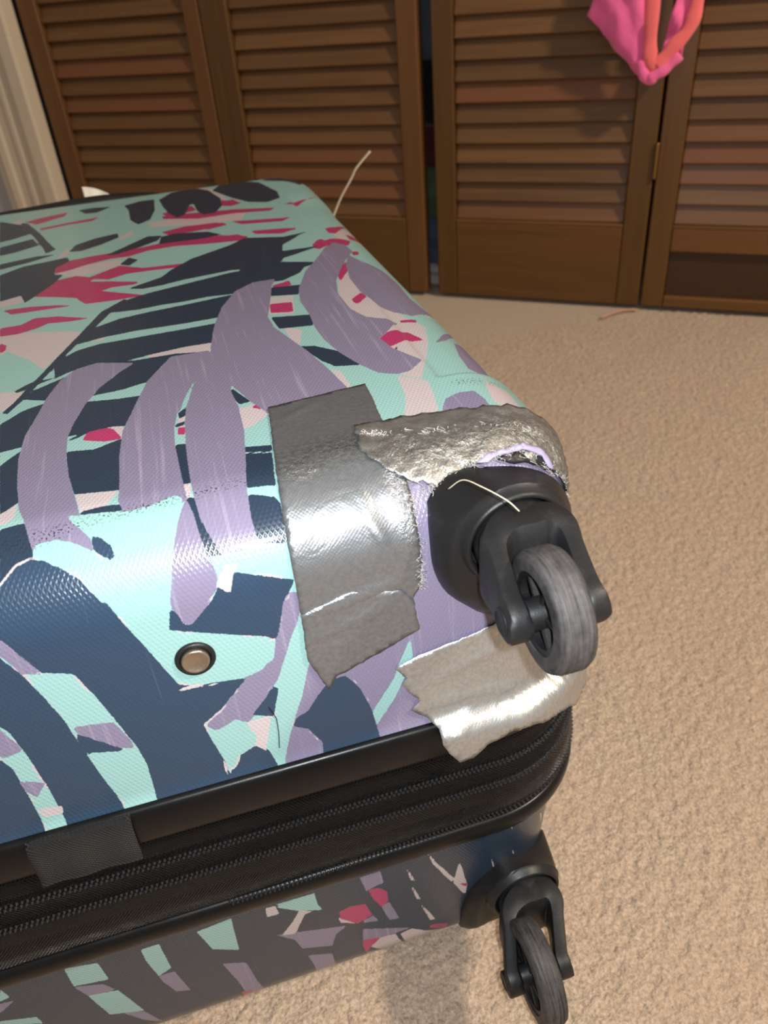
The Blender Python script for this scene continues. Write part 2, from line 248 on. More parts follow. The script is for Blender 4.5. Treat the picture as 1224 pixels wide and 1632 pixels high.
 (7,[(-32.3,228.5),(-29.1,229.9),(-16.1,227.4),(-23.5,220.4),(-26.5,217.5),(-28.6,219.1),(-30.0,224.9)]),
 (8,[(-14.7,158.4),(-3.9,158.7),(-6.7,148.8),(-9.6,138.4),(-13.3,143.4),(-11.7,149.2),(-14.4,156.1)]),
 (8,[(-109.6,140.9),(-99.9,139.0),(-100.4,134.6),(-108.2,135.4)]),
 (8,[(1.7,201.3),(5.5,200.4),(4.1,198.5)]),
 (8,[(-38.4,187.0),(-30.7,187.0),(-20.9,184.0),(-31.0,185.4),(-37.6,185.6)]),
 (8,[(-29.4,141.7),(-28.0,134.6),(-28.2,129.0),(-29.3,133.5)]),
 (8,[(-12.4,232.6),(-11.1,236.4),(-7.4,240.4),(-3.3,239.9),(-6.2,235.2),(-8.6,228.4)]),
]
LOWER_STROKES = [
 (5,[(-135.6,129.4),(-120.2,134.5),(-120.1,156.0),(-137.0,151.4)]),
 (5,[(-134.2,167.5),(-119.6,172.0),(-113.9,207.6),(-130.8,198.3)]),
 (5,[(-97.8,135.0),(-88.4,135.0),(-88.8,165.8),(-96.7,170.8),(-98.4,148.4)]),
 (5,[(-67.9,134.9),(-49.2,131.8),(-51.4,170.5),(-64.3,159.6)]),
 (5,[(-167.7,130.7),(-166.7,140.9),(-171.8,142.4)]),
 (5,[(-179.4,164.1),(-163.5,172.4),(-162.9,182.3),(-174.6,173.3),(-180.9,168.5)]),
 (5,[(-24.4,132.3),(-6.4,133.0),(-0.6,155.0),(-14.3,146.4)]),
 (5,[(-24.4,135.7),(-3.2,133.1),(-2.7,149.1),(-11.6,149.3)]),
 (4,[(-137.3,152.3),(-124.5,159.5),(-120.3,170.4),(-133.9,168.6)]),
 (4,[(-96.7,170.8),(-88.3,171.5),(-85.5,200.8),(-92.4,196.8),(-96.1,180.5)]),
 (4,[(-62.8,181.2),(-50.4,189.3),(-47.1,236.9),(-56.8,227.8),(-58.5,210.0)]),
 (4,[(-124.4,201.3),(-114.4,208.4),(-107.8,232.0),(-117.1,219.2)]),
 (4,[(-172.7,145.1),(-166.5,146.4),(-176.1,154.8)]),
 (4,[(-28.9,167.6),(-17.6,172.3),(11.1,184.3),(4.0,190.6),(0.3,204.1),(-17.0,194.9),(-19.8,180.7)]),
 (4,[(-15.2,206.5),(-0.7,215.0),(0.0,242.0),(-12.1,242.0),(-12.4,224.5)]),
 (4,[(23.3,132.0),(34.9,131.4),(36.3,145.8),(28.7,148.1),(26.2,149.8)]),
 (4,[(33.7,174.3),(38.3,171.4),(43.6,196.5),(37.8,195.0)]),
 (4,[(21.4,185.4),(27.6,182.3),(30.8,191.3),(22.6,188.0)]),
 (4,[(20.7,195.8),(50.1,215.1),(30.3,215.9),(19.6,210.6)]),
 (4,[(21.0,229.7),(36.3,242.0),(22.1,242.0)]),
 (4,[(-50.4,200.3),(-50.0,204.7),(-46.3,235.0),(-53.8,228.2),(-54.8,227.1)]),
 (8,[(-30.3,132.7),(-25.1,133.6),(-24.3,143.7),(-30.8,143.0)]),
 (8,[(-12.8,147.0),(-6.4,153.1),(-10.9,153.4),(-18.8,173.1),(-25.7,169.8),(-17.9,157.5)]),
 (8,[(7.3,170.5),(8.5,178.0),(17.0,185.3),(13.0,178.7)]),
 (8,[(30.3,215.4),(40.0,216.6),(46.3,242.0),(36.3,242.0),(23.8,223.3)]),
 (8,[(43.8,219.1),(51.0,217.1),(59.5,226.0),(78.7,239.9),(80.5,242.0),(60.4,242.0),(48.3,242.0)]),
 (8,[(50.5,139.0),(52.2,143.8),(55.0,156.0),(52.8,153.5)]),
 (8,[(52.5,160.4),(54.4,165.6),(57.8,181.4),(55.5,178.7)]),
 (8,[(57.7,187.7),(61.3,197.0),(66.9,214.3),(63.9,213.5)]),
 (8,[(63.3,127.6),(68.0,141.5),(80.1,169.8),(77.7,171.3),(66.9,143.4)]),
 (8,[(82.6,150.0),(84.7,160.7),(88.0,181.5),(87.0,194.2),(79.3,173.9)]),
 (8,[(196.9,180.5),(199.9,190.7),(196.1,205.4)]),
 (8,[(214.3,222.0),(210.2,226.0),(206.1,228.0)]),
 (8,[(131.5,123.9),(139.8,139.1),(137.2,136.4)]),
 (8,[(103.7,159.1),(106.7,164.2),(111.2,177.4),(108.6,174.8)]),
 (8,[(137.4,163.7),(140.8,172.7),(138.0,169.7)]),
 (9,[(-58.9,225.7),(-47.1,236.9),(-58.4,242.0)]),
 (9,[(27.3,149.0),(33.0,150.4),(37.8,158.2),(37.8,169.9),(33.3,174.5),(29.1,159.8)]),
 (9,[(8.5,164.1),(15.5,161.9),(24.2,165.0),(27.4,180.9),(18.1,186.1),(9.0,173.4)]),
 (9,[(19.6,210.6),(30.4,214.8),(23.8,223.3),(20.4,229.8),(18.9,217.6)]),
 (9,[(64.4,220.8),(74.9,226.2),(75.3,234.1),(63.1,224.2)]),
 (9,[(83.1,177.1),(87.8,179.7),(87.7,184.2)]),
 (9,[(-54.8,227.1),(-48.2,242.0),(-56.3,242.0)]),
]
TAPES = dict(
 A=[(26.3,333.9),(50.5,336.6),(75.6,339.4),(74.7,320.7),(73.2,302.4),(71.9,280.2),(71.8,266.0),(71.6,251.3),(71.2,238.1),(71.6,223.3),(70.2,210.6),(66.0,204.3),(67.9,186.9),(47.3,178.9),(27.8,172.5),(25.9,169.3),(23.5,166.0),(20.4,175.0),(16.8,185.4),(17.4,201.1),(17.5,219.4),(17.5,234.5),(17.9,247.5),(18.9,260.7),(20.5,277.3),(23.3,304.0)],
 B=[(59.5,297.6),(75.6,297.5),(96.1,296.2),(115.5,291.6),(134.5,291.6),(147.7,290.7),(162.7,289.0),(169.0,274.6),(183.1,262.5),(207.0,250.7),(199.1,252.6),(163.7,248.9),(143.1,250.3),(131.7,255.9),(124.3,262.1),(112.6,260.5),(104.1,257.6),(96.4,257.6),(89.3,255.2),(83.1,250.2),(79.2,253.8),(71.9,257.4),(63.2,264.9),(57.1,277.2)],
 C=[(54.5,167.9),(64.4,171.4),(76.6,173.8),(92.0,176.3),(112.3,180.2),(151.6,180.5),(253.8,217.0),(274.9,212.7),(290.9,204.7),(228.5,147.9),(161.2,122.0),(109.0,116.9),(94.4,113.8),(91.0,110.7),(86.5,107.1),(79.5,106.7),(74.3,115.4),(71.8,122.3),(71.7,128.5),(67.8,132.4),(60.2,140.1),(64.9,144.9),(62.1,148.4),(57.2,156.5),(59.9,160.3)],
 D=[(17.2,210.3),(28.6,213.1),(40.1,216.0),(61.7,210.4),(66.0,204.3),(67.9,186.9),(47.3,178.9),(27.8,172.5),(25.9,169.3),(23.5,166.0),(20.4,175.0),(16.8,185.4)],
)
# ------------------------------------------------------------------ helpers
def link(name, me, parent=None, mat=None, loc=None):
    o = bpy.data.objects.new(name, me)
    COL.objects.link(o)
    if parent is not None:
        o.parent = parent
    if loc is not None:
        o.location = loc
    if mat is not None and me is not None:
        me.materials.clear()
        me.materials.append(mat)
    return o
def empty(name, loc=(0, 0, 0), rz=0.0):
    o = bpy.data.objects.new(name, None)
    o.empty_display_size = 0.05
    COL.objects.link(o)
    o.location = loc
    o.rotation_euler = (0, 0, rz)
    return o
def tag(o, label=None, cat=None, group=None, kind=None):
    if label: o['label'] = label
    if cat: o['category'] = cat
    if group: o['group'] = group
    if kind: o['kind'] = kind
    return o
def mesh(name, verts, faces, smooth_=True, uv=None):
    me = bpy.data.meshes.new(name)
    me.from_pydata([tuple(map(float, v)) for v in verts], [], [tuple(map(int, f)) for f in faces])
    if smooth_:
        me.polygons.foreach_set('use_smooth', [True] * len(me.polygons))
    if uv is not None:
        lay = me.uv_layers.new(name='UVMap')
        idx = np.empty(len(me.loops), np.int32)
        me.loops.foreach_get('vertex_index', idx)
        lay.data.foreach_set('uv', np.asarray(uv, np.float32)[idx].ravel())
    me.update()
    return me
def grid_mesh(name, P, uv=None, closed_u=False):
    """P: (rows, cols, 3)"""
    r, c = P.shape[:2]
    i = np.arange(r * c).reshape(r, c)
    a = np.stack([i[:-1, :-1], i[:-1, 1:], i[1:, 1:], i[1:, :-1]], -1).reshape(-1, 4)
    if closed_u:
        b = np.stack([i[:-1, -1], i[:-1, 0], i[1:, 0], i[1:, -1]], -1)
        a = np.concatenate([a, b])
    return mesh(name, P.reshape(-1, 3), a, True, None if uv is None else uv.reshape(-1, 2))
def fix_normals(me):
    bm = bmesh.new()
    bm.from_mesh(me)
    bmesh.ops.recalc_face_normals(bm, faces=bm.faces)
    bm.to_mesh(me)
    bm.free()
    return me
def weighted(o, ang=35):
    o.data.set_sharp_from_angle(angle=math.radians(ang))
    return o
def box_mesh(name, sx, sy, sz, bev=0.0, org=(0, 0, 0), seg=1):
    bm = bmesh.new()
    bmesh.ops.create_cube(bm, size=1.0)
    for v in bm.verts:
        v.co = Vector((v.co.x * sx + org[0], v.co.y * sy + org[1], v.co.z * sz + org[2]))
    if bev > 0:
        bmesh.ops.bevel(bm, geom=list(bm.edges), offset=bev, segments=seg, affect='EDGES', profile=0.5)
    me = bpy.data.meshes.new(name)
    bm.to_mesh(me)
    bm.free()
    return me
def lathe(name, prof, axis, center, n=48, closed=True):
    """prof: [(r, t)] turned around axis through center; closed joins last ring to the first"""
    ax = Vector(axis).normalized()
    e1 = ax.orthogonal().normalized()
    e2 = ax.cross(e1)
    P = np.zeros((len(prof), n, 3))
    for k, (r, t) in enumerate(prof):
        for j in range(n):
            a = 2 * math.pi * j / n
            P[k, j] = Vector(center) + ax * t + (e1 * math.cos(a) + e2 * math.sin(a)) * r
    if closed:
        P = np.concatenate([P, P[:1]])
    return fix_normals(grid_mesh(name, P, None, True))
def tube(name, pts, rad, n=8, flat=1.0, up=(0, 0, 1)):
    """tube along points; rad number or list"""
    pts = [Vector(p) for p in pts]
    rs = rad if isinstance(rad, (list, tuple)) else [rad] * len(pts)
    V, F = [], []
    for i, p in enumerate(pts):
        t = (pts[min(i + 1, len(pts) - 1)] - pts[max(i - 1, 0)]).normalized()
        u = Vector(up)
        if abs(u.dot(t)) > 0.95:
            u = Vector((1, 0, 0))
        a = t.cross(u).normalized()
        b = t.cross(a)
        for j in range(n):
            q = 2 * math.pi * j / n
            V.append(p + a * (math.cos(q) * rs[i]) + b * (math.sin(q) * rs[i] * flat))
    for i in range(len(pts) - 1):
        for j in range(n):
            F.append((i * n + j, i * n + (j + 1) % n, (i + 1) * n + (j + 1) % n, (i + 1) * n + j))
    F.append(tuple(range(n)))
    F.append(tuple((len(pts) - 1) * n + j for j in range(n)))
    return fix_normals(mesh(name, V, F))
def spline(pts, n=8):
    P = [np.array(p, float) for p in pts]
    P = [2 * P[0] - P[1]] + P + [2 * P[-1] - P[-2]]
    out = []
    for i in range(1, len(P) - 2):
        for k in range(n):
            t = k / n
            a, b, c_, d = P[i - 1:i + 3]
            out.append(0.5 * (2 * b + (c_ - a) * t + (2 * a - 5 * b + 4 * c_ - d) * t * t + (3 * b - a - 3 * c_ + d) * t ** 3))
    out.append(P[-2])
    return out

# ------------------------------------------------------------------ materials
def srgb(r, g, b):
    f = lambda c_: (c_ / 255 / 12.92) if c_ <= 10 else ((c_ / 255 + 0.055) / 1.055) ** 2.4
    return (f(r), f(g), f(b), 1.0)
class NT:
    def __init__(self, name):
        self.m = bpy.data.materials.new(name)
        self.m.use_nodes = True
        self.t = self.m.node_tree
        self.b = self.t.nodes['Principled BSDF']
    def n(self, kind, **kw):
        nd = self.t.nodes.new(kind)
        for k, v in kw.items():
            setattr(nd, k, v)
        return nd
    def put(self, sock, val):
        if isinstance(val, bpy.types.NodeSocket):
            self.t.links.new(val, sock)
        else:
            sock.default_value = val
    def math(self, op, a, b=0.0, c=0.0, clamp=False):
        nd = self.n('ShaderNodeMath', operation=op, use_clamp=clamp)
        self.put(nd.inputs[0], a); self.put(nd.inputs[1], b); self.put(nd.inputs[2], c)
        return nd.outputs[0]
    def mix(self, f, a, b):
        nd = self.n('ShaderNodeMix', data_type='RGBA')
        self.put(nd.inputs[0], f); self.put(nd.inputs[6], a); self.put(nd.inputs[7], b)
        return nd.outputs[2]
    def noise(self, scale, detail=3, rough=0.5, vec=None, dist=0.0):
        nd = self.n('ShaderNodeTexNoise')
        nd.inputs['Scale'].default_value = scale
        nd.inputs['Detail'].default_value = detail
        nd.inputs['Roughness'].default_value = rough
        nd.inputs['Distortion'].default_value = dist
        if vec is not None: self.put(nd.inputs['Vector'], vec)
        return nd.outputs['Fac']
    def coord(self, which='Object', scale=(1, 1, 1)):
        tc = self.n('ShaderNodeTexCoord')
        mp = self.n('ShaderNodeMapping')
        mp.inputs['Scale'].default_value = scale
        self.t.links.new(tc.outputs[which], mp.inputs[0])
        return mp.outputs[0]
    def range(self, v, a, b, c_=0.0, d=1.0):
        nd = self.n('ShaderNodeMapRange')
        self.put(nd.inputs[0], v)
        for i, q in enumerate((a, b, c_, d)): nd.inputs[i + 1].default_value = q
        return nd.outputs[0]
    def bump(self, h, strength=0.3, dist=0.001, chain=None):
        nd = self.n('ShaderNodeBump')
        nd.inputs['Strength'].default_value = strength
        nd.inputs['Distance'].default_value = dist
        self.put(nd.inputs['Height'], h)
        if chain is not None: self.put(nd.inputs['Normal'], chain)
        return nd.outputs[0]
    def attr(self, name):
        return self.n('ShaderNodeAttribute', attribute_name=name).outputs['Fac']
    def set(self, **kw):
        names = dict(color='Base Color', rough='Roughness', metal='Metallic', normal='Normal', spec='Specular IOR Level', coat='Coat Weight', coatr='Coat Roughness', sheen='Sheen Weight', sub='Subsurface Weight')
        for k, v in kw.items(): self.put(self.b.inputs[names[k]], v)
        return self.m

C_MINT, C_PALE, C_PINK = srgb(140, 181, 178), srgb(184, 173, 176), srgb(166, 52, 98)
C_NAVY, C_NAVY2, C_LAV = srgb(37, 52, 70), srgb(43, 63, 85), srgb(124, 117, 142)
LAYERS = [('mint', C_MINT), ('pale', C_PALE), ('pink', C_PINK), ('navy', C_NAVY), ('lavender', C_LAV),
          ('mint_over', C_MINT), ('navy_over', C_NAVY2), ('lavender_over', C_LAV), ('pale_over', C_PALE), ('pink_over', C_PINK)]
def mat_shell():
    t = NT('painted_shell')
    uv = t.n('ShaderNodeUVMap', uv_map='UVMap').outputs[0]
    sp = t.n('ShaderNodeSeparateXYZ'); t.put(sp.inputs[0], uv)
    edge = t.noise(900, 2, 0.6, uv)
    mp = t.n('ShaderNodeMapping'); mp.inputs['Scale'].default_value = (330, 10, 1); mp.inputs['Rotation'].default_value = (0, 0, 0.5)
    t.put(mp.inputs[0], uv)
    streak = t.noise(1.0, 4, 0.65, mp.outputs[0])
    wob = t.math('ADD', t.math('MULTIPLY', t.math('SUBTRACT', edge, 0.5), 0.9), t.math('MULTIPLY', t.math('SUBTRACT', streak, 0.5), 1.3))
    col = C_MINT
    for i, (nm, c_) in enumerate(LAYERS):
        if i == 0: continue
        f = t.range(t.math('ADD', t.attr(nm), wob), -0.30, -0.06)
        if nm in ('lavender', 'lavender_over'):
            c2 = t.mix(t.range(streak, 0.56, 0.80, 0, 0.45), c_, srgb(190, 182, 200))
        elif nm in ('navy', 'navy_over'):
            c2 = t.mix(t.range(streak, 0.64, 0.85, 0, 0.30), c_, srgb(110, 122, 140))
        else:
            c2 = c_
        if nm == 'navy_over':       # ragged pale fringe of a half-dry brush
            fr = t.math('MULTIPLY', t.range(t.math('ADD', t.attr(nm), wob), -1.3, -1.0), t.range(t.noise(60, 3, 0.6, uv), 0.54, 0.60))
            col = t.mix(fr, col, C_PALE)
        col = t.mix(f, col, c2)
    # scuffs: fine black pitting with shapes of its own along the rim of the lid
    pit = t.range(t.noise(1100, 1, 0.5, uv), 0.60, 0.64)
    sc_ = t.math('MULTIPLY', pit, t.range(t.attr('scuff'), 0.0, 4.0))
    col = t.mix(sc_, col, srgb(30, 30, 34))
    # embossed diamond weave of the film
    k = 2 * math.pi / 0.0021
    a = t.math('SINE', t.math('MULTIPLY', t.math('ADD', sp.outputs[0], t.math('MULTIPLY', sp.outputs[1], 0.55)), k))
    b = t.math('SINE', t.math('MULTIPLY', t.math('SUBTRACT', sp.outputs[0], t.math('MULTIPLY', sp.outputs[1], 0.55)), k))
    wv = t.math('MAXIMUM', a, b)
    h = t.bump(wv, 0.40, 0.00014)
    h = t.bump(t.noise(14, 2, 0.5, uv), 0.10, 0.004, h)
    return t.set(color=col, rough=0.27, normal=h, spec=0.5, coat=0.15, coatr=0.10)
def mat_plastic(name, rgb, rough=0.42, grain=0.25, scale=1600, dust=0.0, spec=0.4):
    t = NT(name)
    oc = t.coord('Object')
    n1 = t.noise(scale, 2, 0.5, oc)
    col = srgb(*rgb)
    if dust:
        d = t.range(t.noise(90, 6, 0.7, oc), 0.52, 0.80, 0, dust)
        col = t.mix(d, srgb(*rgb), srgb(120, 108, 95))
    return t.set(color=col, rough=t.range(t.noise(60, 3, 0.6, oc), 0.3, 0.7, rough - 0.05, rough + 0.08), normal=t.bump(n1, grain, 0.0002), spec=spec)
def mat_tyre():
    t = NT('worn_tyre_rubber')
    oc = t.coord('Object', (1.0, 0.05, 0.05))
    n1 = t.noise(900, 3, 0.6, oc)
    oc2 = t.coord('Object')
    n2 = t.noise(260, 5, 0.7, oc2)
    st = t.math('ADD', t.math('MULTIPLY', n1, 0.65), t.math('MULTIPLY', n2, 0.35))
    c_ = t.mix(t.range(st, 0.35, 0.68), srgb(36, 35, 36), srgb(86, 82, 81))
    return t.set(color=c_, rough=0.60, normal=t.bump(t.math('ADD', n1, n2), 0.5, 0.0006), spec=0.35)
def mat_tape(name, rgb, rough, seed):
    t = NT(name)
    uv = t.n('ShaderNodeUVMap', uv_map='UVMap').outputs[0]
    sp = t.n('ShaderNodeSeparateXYZ'); t.put(sp.inputs[0], uv)
    k = 2 * math.pi / 0.0018
    wv = t.math('MULTIPLY', t.math('SINE', t.math('MULTIPLY', sp.outputs[0], k)), t.math('SINE', t.math('MULTIPLY', sp.outputs[1], k)))
    ad = t.n('ShaderNodeVectorMath', operation='ADD'); t.put(ad.inputs[0], uv); ad.inputs[1].default_value = (seed * 3.1, seed * 1.7, 0)
    n1 = t.noise(55, 5, 0.62, ad.outputs[0], 1.2)
    n2 = t.noise(420, 4, 0.7, ad.outputs[0])
    ridge = t.math('ABSOLUTE', t.math('SUBTRACT', n1, 0.5))
    worn = t.math('MULTIPLY', t.range(t.attr('wear'), 0.0, 1.0), t.range(n2, 0.42, 0.62))
    c_ = t.mix(t.range(n2, 0.3, 0.75), srgb(*rgb), srgb(*[int(q * 0.82) for q in rgb]))
    c_ = t.mix(t.math('MULTIPLY', worn, 0.7), c_, srgb(92, 86, 80))
    h = t.bump(wv, 0.10, 0.0002)
    h = t.bump(ridge, 0.16, 0.004, h)
    h = t.bump(t.math('MULTIPLY', n2, t.range(t.attr('wear'), 0, 1, 0.02, 1.0)), 0.65, 0.0020, h)
    return t.set(color=c_, rough=t.range(n2, 0.2, 0.8, rough - 0.06, rough + 0.12), metal=0.72, normal=h)
def mat_fabric():
    t = NT('black_zip_tape')
    uv = t.n('ShaderNodeUVMap', uv_map='UVMap').outputs[0]
    sp = t.n('ShaderNodeSeparateXYZ'); t.put(sp.inputs[0], uv)
    tri = t.math('PINGPONG', sp.outputs[1], 0.008)
    k = 2 * math.pi / 0.0019
    a = t.math('SINE', t.math('MULTIPLY', t.math('ADD', sp.outputs[0], tri), k))
    b = t.math('SINE', t.math('MULTIPLY', sp.outputs[1], 2 * math.pi / 0.0011))
    h = t.bump(t.math('ADD', a, t.math('MULTIPLY', b, 0.35)), 1.0, 0.0009)
    h = t.bump(t.noise(35, 2, 0.5, uv), 0.3, 0.004, h)
    return t.set(color=srgb(12, 12, 14), rough=0.30, normal=h, spec=0.38)
def mat_webbing():
    t = NT('black_webbing')
    oc = t.coord('Object')
    sp = t.n('ShaderNodeSeparateXYZ'); t.put(sp.inputs[0], oc)
    k = 2 * math.pi / 0.0019
    w_ = t.math('MULTIPLY', t.math('SINE', t.math('MULTIPLY', sp.outputs[0], k)), t.math('SINE', t.math('MULTIPLY', sp.outputs[2], k)))
    return t.set(color=srgb(24, 24, 26), rough=0.5, normal=t.bump(w_, 1.0, 0.0008), spec=0.4, sheen=0.05)
def mat_wood(name, rgb, rgb2, along, redness=0.75):
    t = NT(name)
    s = {'x': (2, 40, 40), 'z': (40, 40, 2)}[along]
    oi = t.n('ShaderNodeObjectInfo')
    oc = t.coord('Object', s)
    ad = t.n('ShaderNodeVectorMath', operation='ADD'); t.put(ad.inputs[0], oc)
    sc2 = t.n('ShaderNodeVectorMath', operation='SCALE'); sc2.inputs[0].default_value = (17, 31, 23)
    t.put(sc2.inputs['Scale'], oi.outputs['Random']); t.put(ad.inputs[1], sc2.outputs[0])
    g = t.noise(2.2, 5, 0.6, ad.outputs[0], 0.6)
    big = t.noise(0.35, 2, 0.5, ad.outputs[0])
    f = t.math('ADD', t.math('MULTIPLY', t.range(g, 0.25, 0.75), 0.5), t.math('MULTIPLY', big, 0.5), clamp=True)
    c_ = t.mix(f, srgb(*rgb), srgb(*rgb2))
    red = t.mix(t.range(oi.outputs['Random'], 0.72, 0.95, 0, redness), c_, srgb(110, 66, 42))
    hs = t.n('ShaderNodeHueSaturation'); t.put(hs.inputs['Color'], red); t.put(hs.inputs['Value'], t.range(oi.outputs['Random'], 0, 1, 0.82, 1.15))
    return t.set(color=hs.outputs[0], rough=0.40, normal=t.bump(g, 0.12, 0.001), spec=0.4)
def mat_carpet():
    t = NT('beige_carpet')
    oc = t.coord('Object')
    n1 = t.noise(420, 3, 0.7, oc)
    n2 = t.noise(9, 3, 0.5, oc)
    vo = t.n('ShaderNodeTexVoronoi'); vo.inputs['Scale'].default_value = 300; t.put(vo.inputs['Vector'], oc)
    c_ = t.mix(t.range(n1, 0.3, 0.7), srgb(150, 128, 108), srgb(216, 194, 170))
    c_ = t.mix(t.range(n2, 0.35, 0.7, 0, 0.35), c_, srgb(188, 156, 134))
    h = t.bump(t.math('SUBTRACT', n1, t.math('MULTIPLY', vo.outputs['Distance'], 0.6)), 0.8, 0.0022)
    return t.set(color=c_, rough=0.95, normal=h, spec=0.1, sheen=0.25)
def mat_cloth(name, rgb, rough=0.8, scale=900, sheen=0.3, sub=0.0):
    t = NT(name)
    oc = t.coord('Object')
    n1 = t.noise(scale, 3, 0.6, oc)
    n2 = t.noise(40, 3, 0.5, oc)
    c_ = t.mix(t.range(n2, 0.35, 0.7, 0, 0.3), srgb(*rgb), srgb(*[int(q * 0.85) for q in rgb]))
    return t.set(color=c_, rough=rough, normal=t.bump(n1, 0.3, 0.0006), sheen=sheen, spec=0.2)
def mat_paint(name, rgb, rough=0.5):
    t = NT(name)
    oc = t.coord('Object')
    return t.set(color=t.mix(t.range(t.noise(6, 3, 0.5, oc), 0.3, 0.7, 0, 0.25), srgb(*rgb), srgb(*[int(q * 0.93) for q in rgb])), rough=rough, normal=t.bump(t.noise(250, 2, 0.5, oc), 0.08, 0.001))
def mat_metal(name, rgb, rough):
    t = NT(name)
    oc = t.coord('Object')
    return t.set(color=srgb(*rgb), metal=0.9, rough=t.range(t.noise(900, 2, 0.5, oc), 0.3, 0.7, rough - 0.05, rough + 0.08))
M = dict(shell=mat_shell(), plastic=mat_plastic('black_moulded_plastic', (26, 26, 27), 0.42, 0.35), dusty=mat_plastic('dusty_black_plastic', (27, 27, 28), 0.46, 0.4, 1500, 0.10),
         trim=mat_plastic('black_trim_strip', (13, 13, 14), 0.32, 0.10, spec=0.28), tyre=mat_tyre(), tape=mat_tape('silver_duct_tape', (152, 155, 159), 0.30, 1), tape2=mat_tape('pale_crumpled_duct_tape', (164, 162, 158), 0.30, 4),
         fabric=mat_fabric(), web=mat_webbing(), teeth=mat_plastic('zip_coil_nylon', (46, 46, 48), 0.20, 0.05), rivet=mat_metal('brushed_nickel', (178, 164, 146), 0.30),
         slat=mat_wood('louvre_slat_wood', (82, 57, 31), (126, 88, 52), 'x'), stile=mat_wood('door_frame_wood', (80, 54, 25), (108, 74, 35), 'z', 0.35), rail=mat_wood('bottom_rail_wood', (86, 58, 27), (112, 76, 36), 'x', 0.2),
         inset=mat_wood('dark_panel_wood', (62, 42, 28), (76, 52, 34), 'x'), carpet=mat_carpet(), white=mat_paint('cream_gloss_paint', (216, 200, 178), 0.4), grey=mat_paint('grey_wall_paint', (176, 172, 172), 0.7),
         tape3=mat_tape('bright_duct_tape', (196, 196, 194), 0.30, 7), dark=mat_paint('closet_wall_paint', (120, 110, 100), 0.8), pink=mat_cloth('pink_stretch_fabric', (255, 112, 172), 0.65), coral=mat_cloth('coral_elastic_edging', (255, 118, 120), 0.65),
         cream=mat_paint('cream_plastic', (206, 190, 160), 0.45), fibre=mat_paint('pale_fibre', (225, 210, 180), 0.6), splinter=mat_paint('bare_lavender_shell', (160, 152, 186), 0.4), fray=mat_paint('grey_tape_fibre', (190, 186, 180), 0.5), hair=mat_paint('black_hair', (14, 14, 15), 0.4), strand=mat_cloth('pink_ribbon', (205, 150, 125), 0.8),
         paper=mat_paint('white_paper', (225, 222, 215), 0.7), brass=mat_metal('dull_brass', (150, 110, 60), 0.4))

# ------------------------------------------------------------------ the room
DOOR_O = Vector((0.80164, 1.21335, 0.0))
DOOR_YAW = math.radians(-37.5)
Rz = Matrix.Rotation(DOOR_YAW, 3, 'Z')
def dw(s, n_, z):
    """along the closet front, away from the camera, up -> world"""
    return DOOR_O + Rz @ Vector((s, n_, 0)) + Vector((0, 0, z))
def floor_mesh():
    def axis(a, b, fa, fb, fine, coarse):
        left = np.arange(a, fa, coarse) if fa > a else np.array([])
        right = np.arange(fb, b + 1e-6, coarse)
        return np.unique(np.round(np.concatenate([left, np.arange(fa, fb, fine), right]), 5))
    xs = axis(-2.0, 2.8, -0.25, 0.95, 0.0024, 0.05)
    ys = axis(-1.8, 3.3, 0.02, 1.22, 0.0024, 0.05)
    X, Y = np.meshgrid(xs, ys)
    fine = smooth(-0.27, -0.23, X) * (1 - smooth(0.92, 0.97, X)) * smooth(0.0, 0.04, Y) * (1 - smooth(1.18, 1.24, Y))
    h = RNG.random(X.shape)
    hs = (h + np.roll(h, 1, 0) + np.roll(h, 1, 1) + np.roll(np.roll(h, 1, 0), 1, 1)) / 4
    Z = -0.0026 + fine * ((h - 0.5) * 0.0026 + (hs - 0.5) * 0.0024)
    Z -= fine * 0.0015 * (np.sin(X * 21 + 3 * np.sin(Y * 9)) * np.sin(Y * 17 + 2 * np.sin(X * 11)))
    me = grid_mesh('floor', np.stack([X + fine * (RNG.random(X.shape) - 0.5) * 0.0012, Y + fine * (RNG.random(X.shape) - 0.5) * 0.0012, Z], -1))
    return me
tag(link('floor', floor_mesh(), None, M['carpet']), 'beige cut pile carpet under the suitcase', kind='structure')

def struct_box(name, s0, s1, n0, n1, z0, z1, mat, label, bev=0.0):
    o = link(name, box_mesh(name, s1 - s0, n1 - n0, z1 - z0, bev), None, mat)
    o.location = dw((s0 + s1) / 2, (n0 + n1) / 2, (z0 + z1) / 2)
    o.rotation_euler = (0, 0, DOOR_YAW)
    return tag(o, label, kind='structure')
Z_DOOR = 2.03
struct_box('wall_left', -2.45, -1.428, 0.0, 0.10, 0, 2.4, M['grey'], 'pale grey wall left of the closet casing')
struct_box('wall_right', 0.47, 1.9, 0.0, 0.10, 0, 2.4, M['grey'], 'pale grey wall right of the closet doors')
struct_box('wall_header', -1.428, 0.47, 0.0, 0.10, Z_DOOR + 0.09, 2.4, M['grey'], 'pale grey wall above the closet doors')
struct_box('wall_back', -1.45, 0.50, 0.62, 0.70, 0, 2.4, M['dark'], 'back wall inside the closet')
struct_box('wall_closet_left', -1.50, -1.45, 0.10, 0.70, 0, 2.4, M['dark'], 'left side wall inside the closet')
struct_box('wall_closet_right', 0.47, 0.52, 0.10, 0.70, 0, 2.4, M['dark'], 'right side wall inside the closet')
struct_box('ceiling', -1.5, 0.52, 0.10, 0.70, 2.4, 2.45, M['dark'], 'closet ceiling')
struct_box('wall_side', -2.55, -2.45, -3.2, 0.0, 0, 2.4, M['grey'], 'pale grey side wall left of the closet')
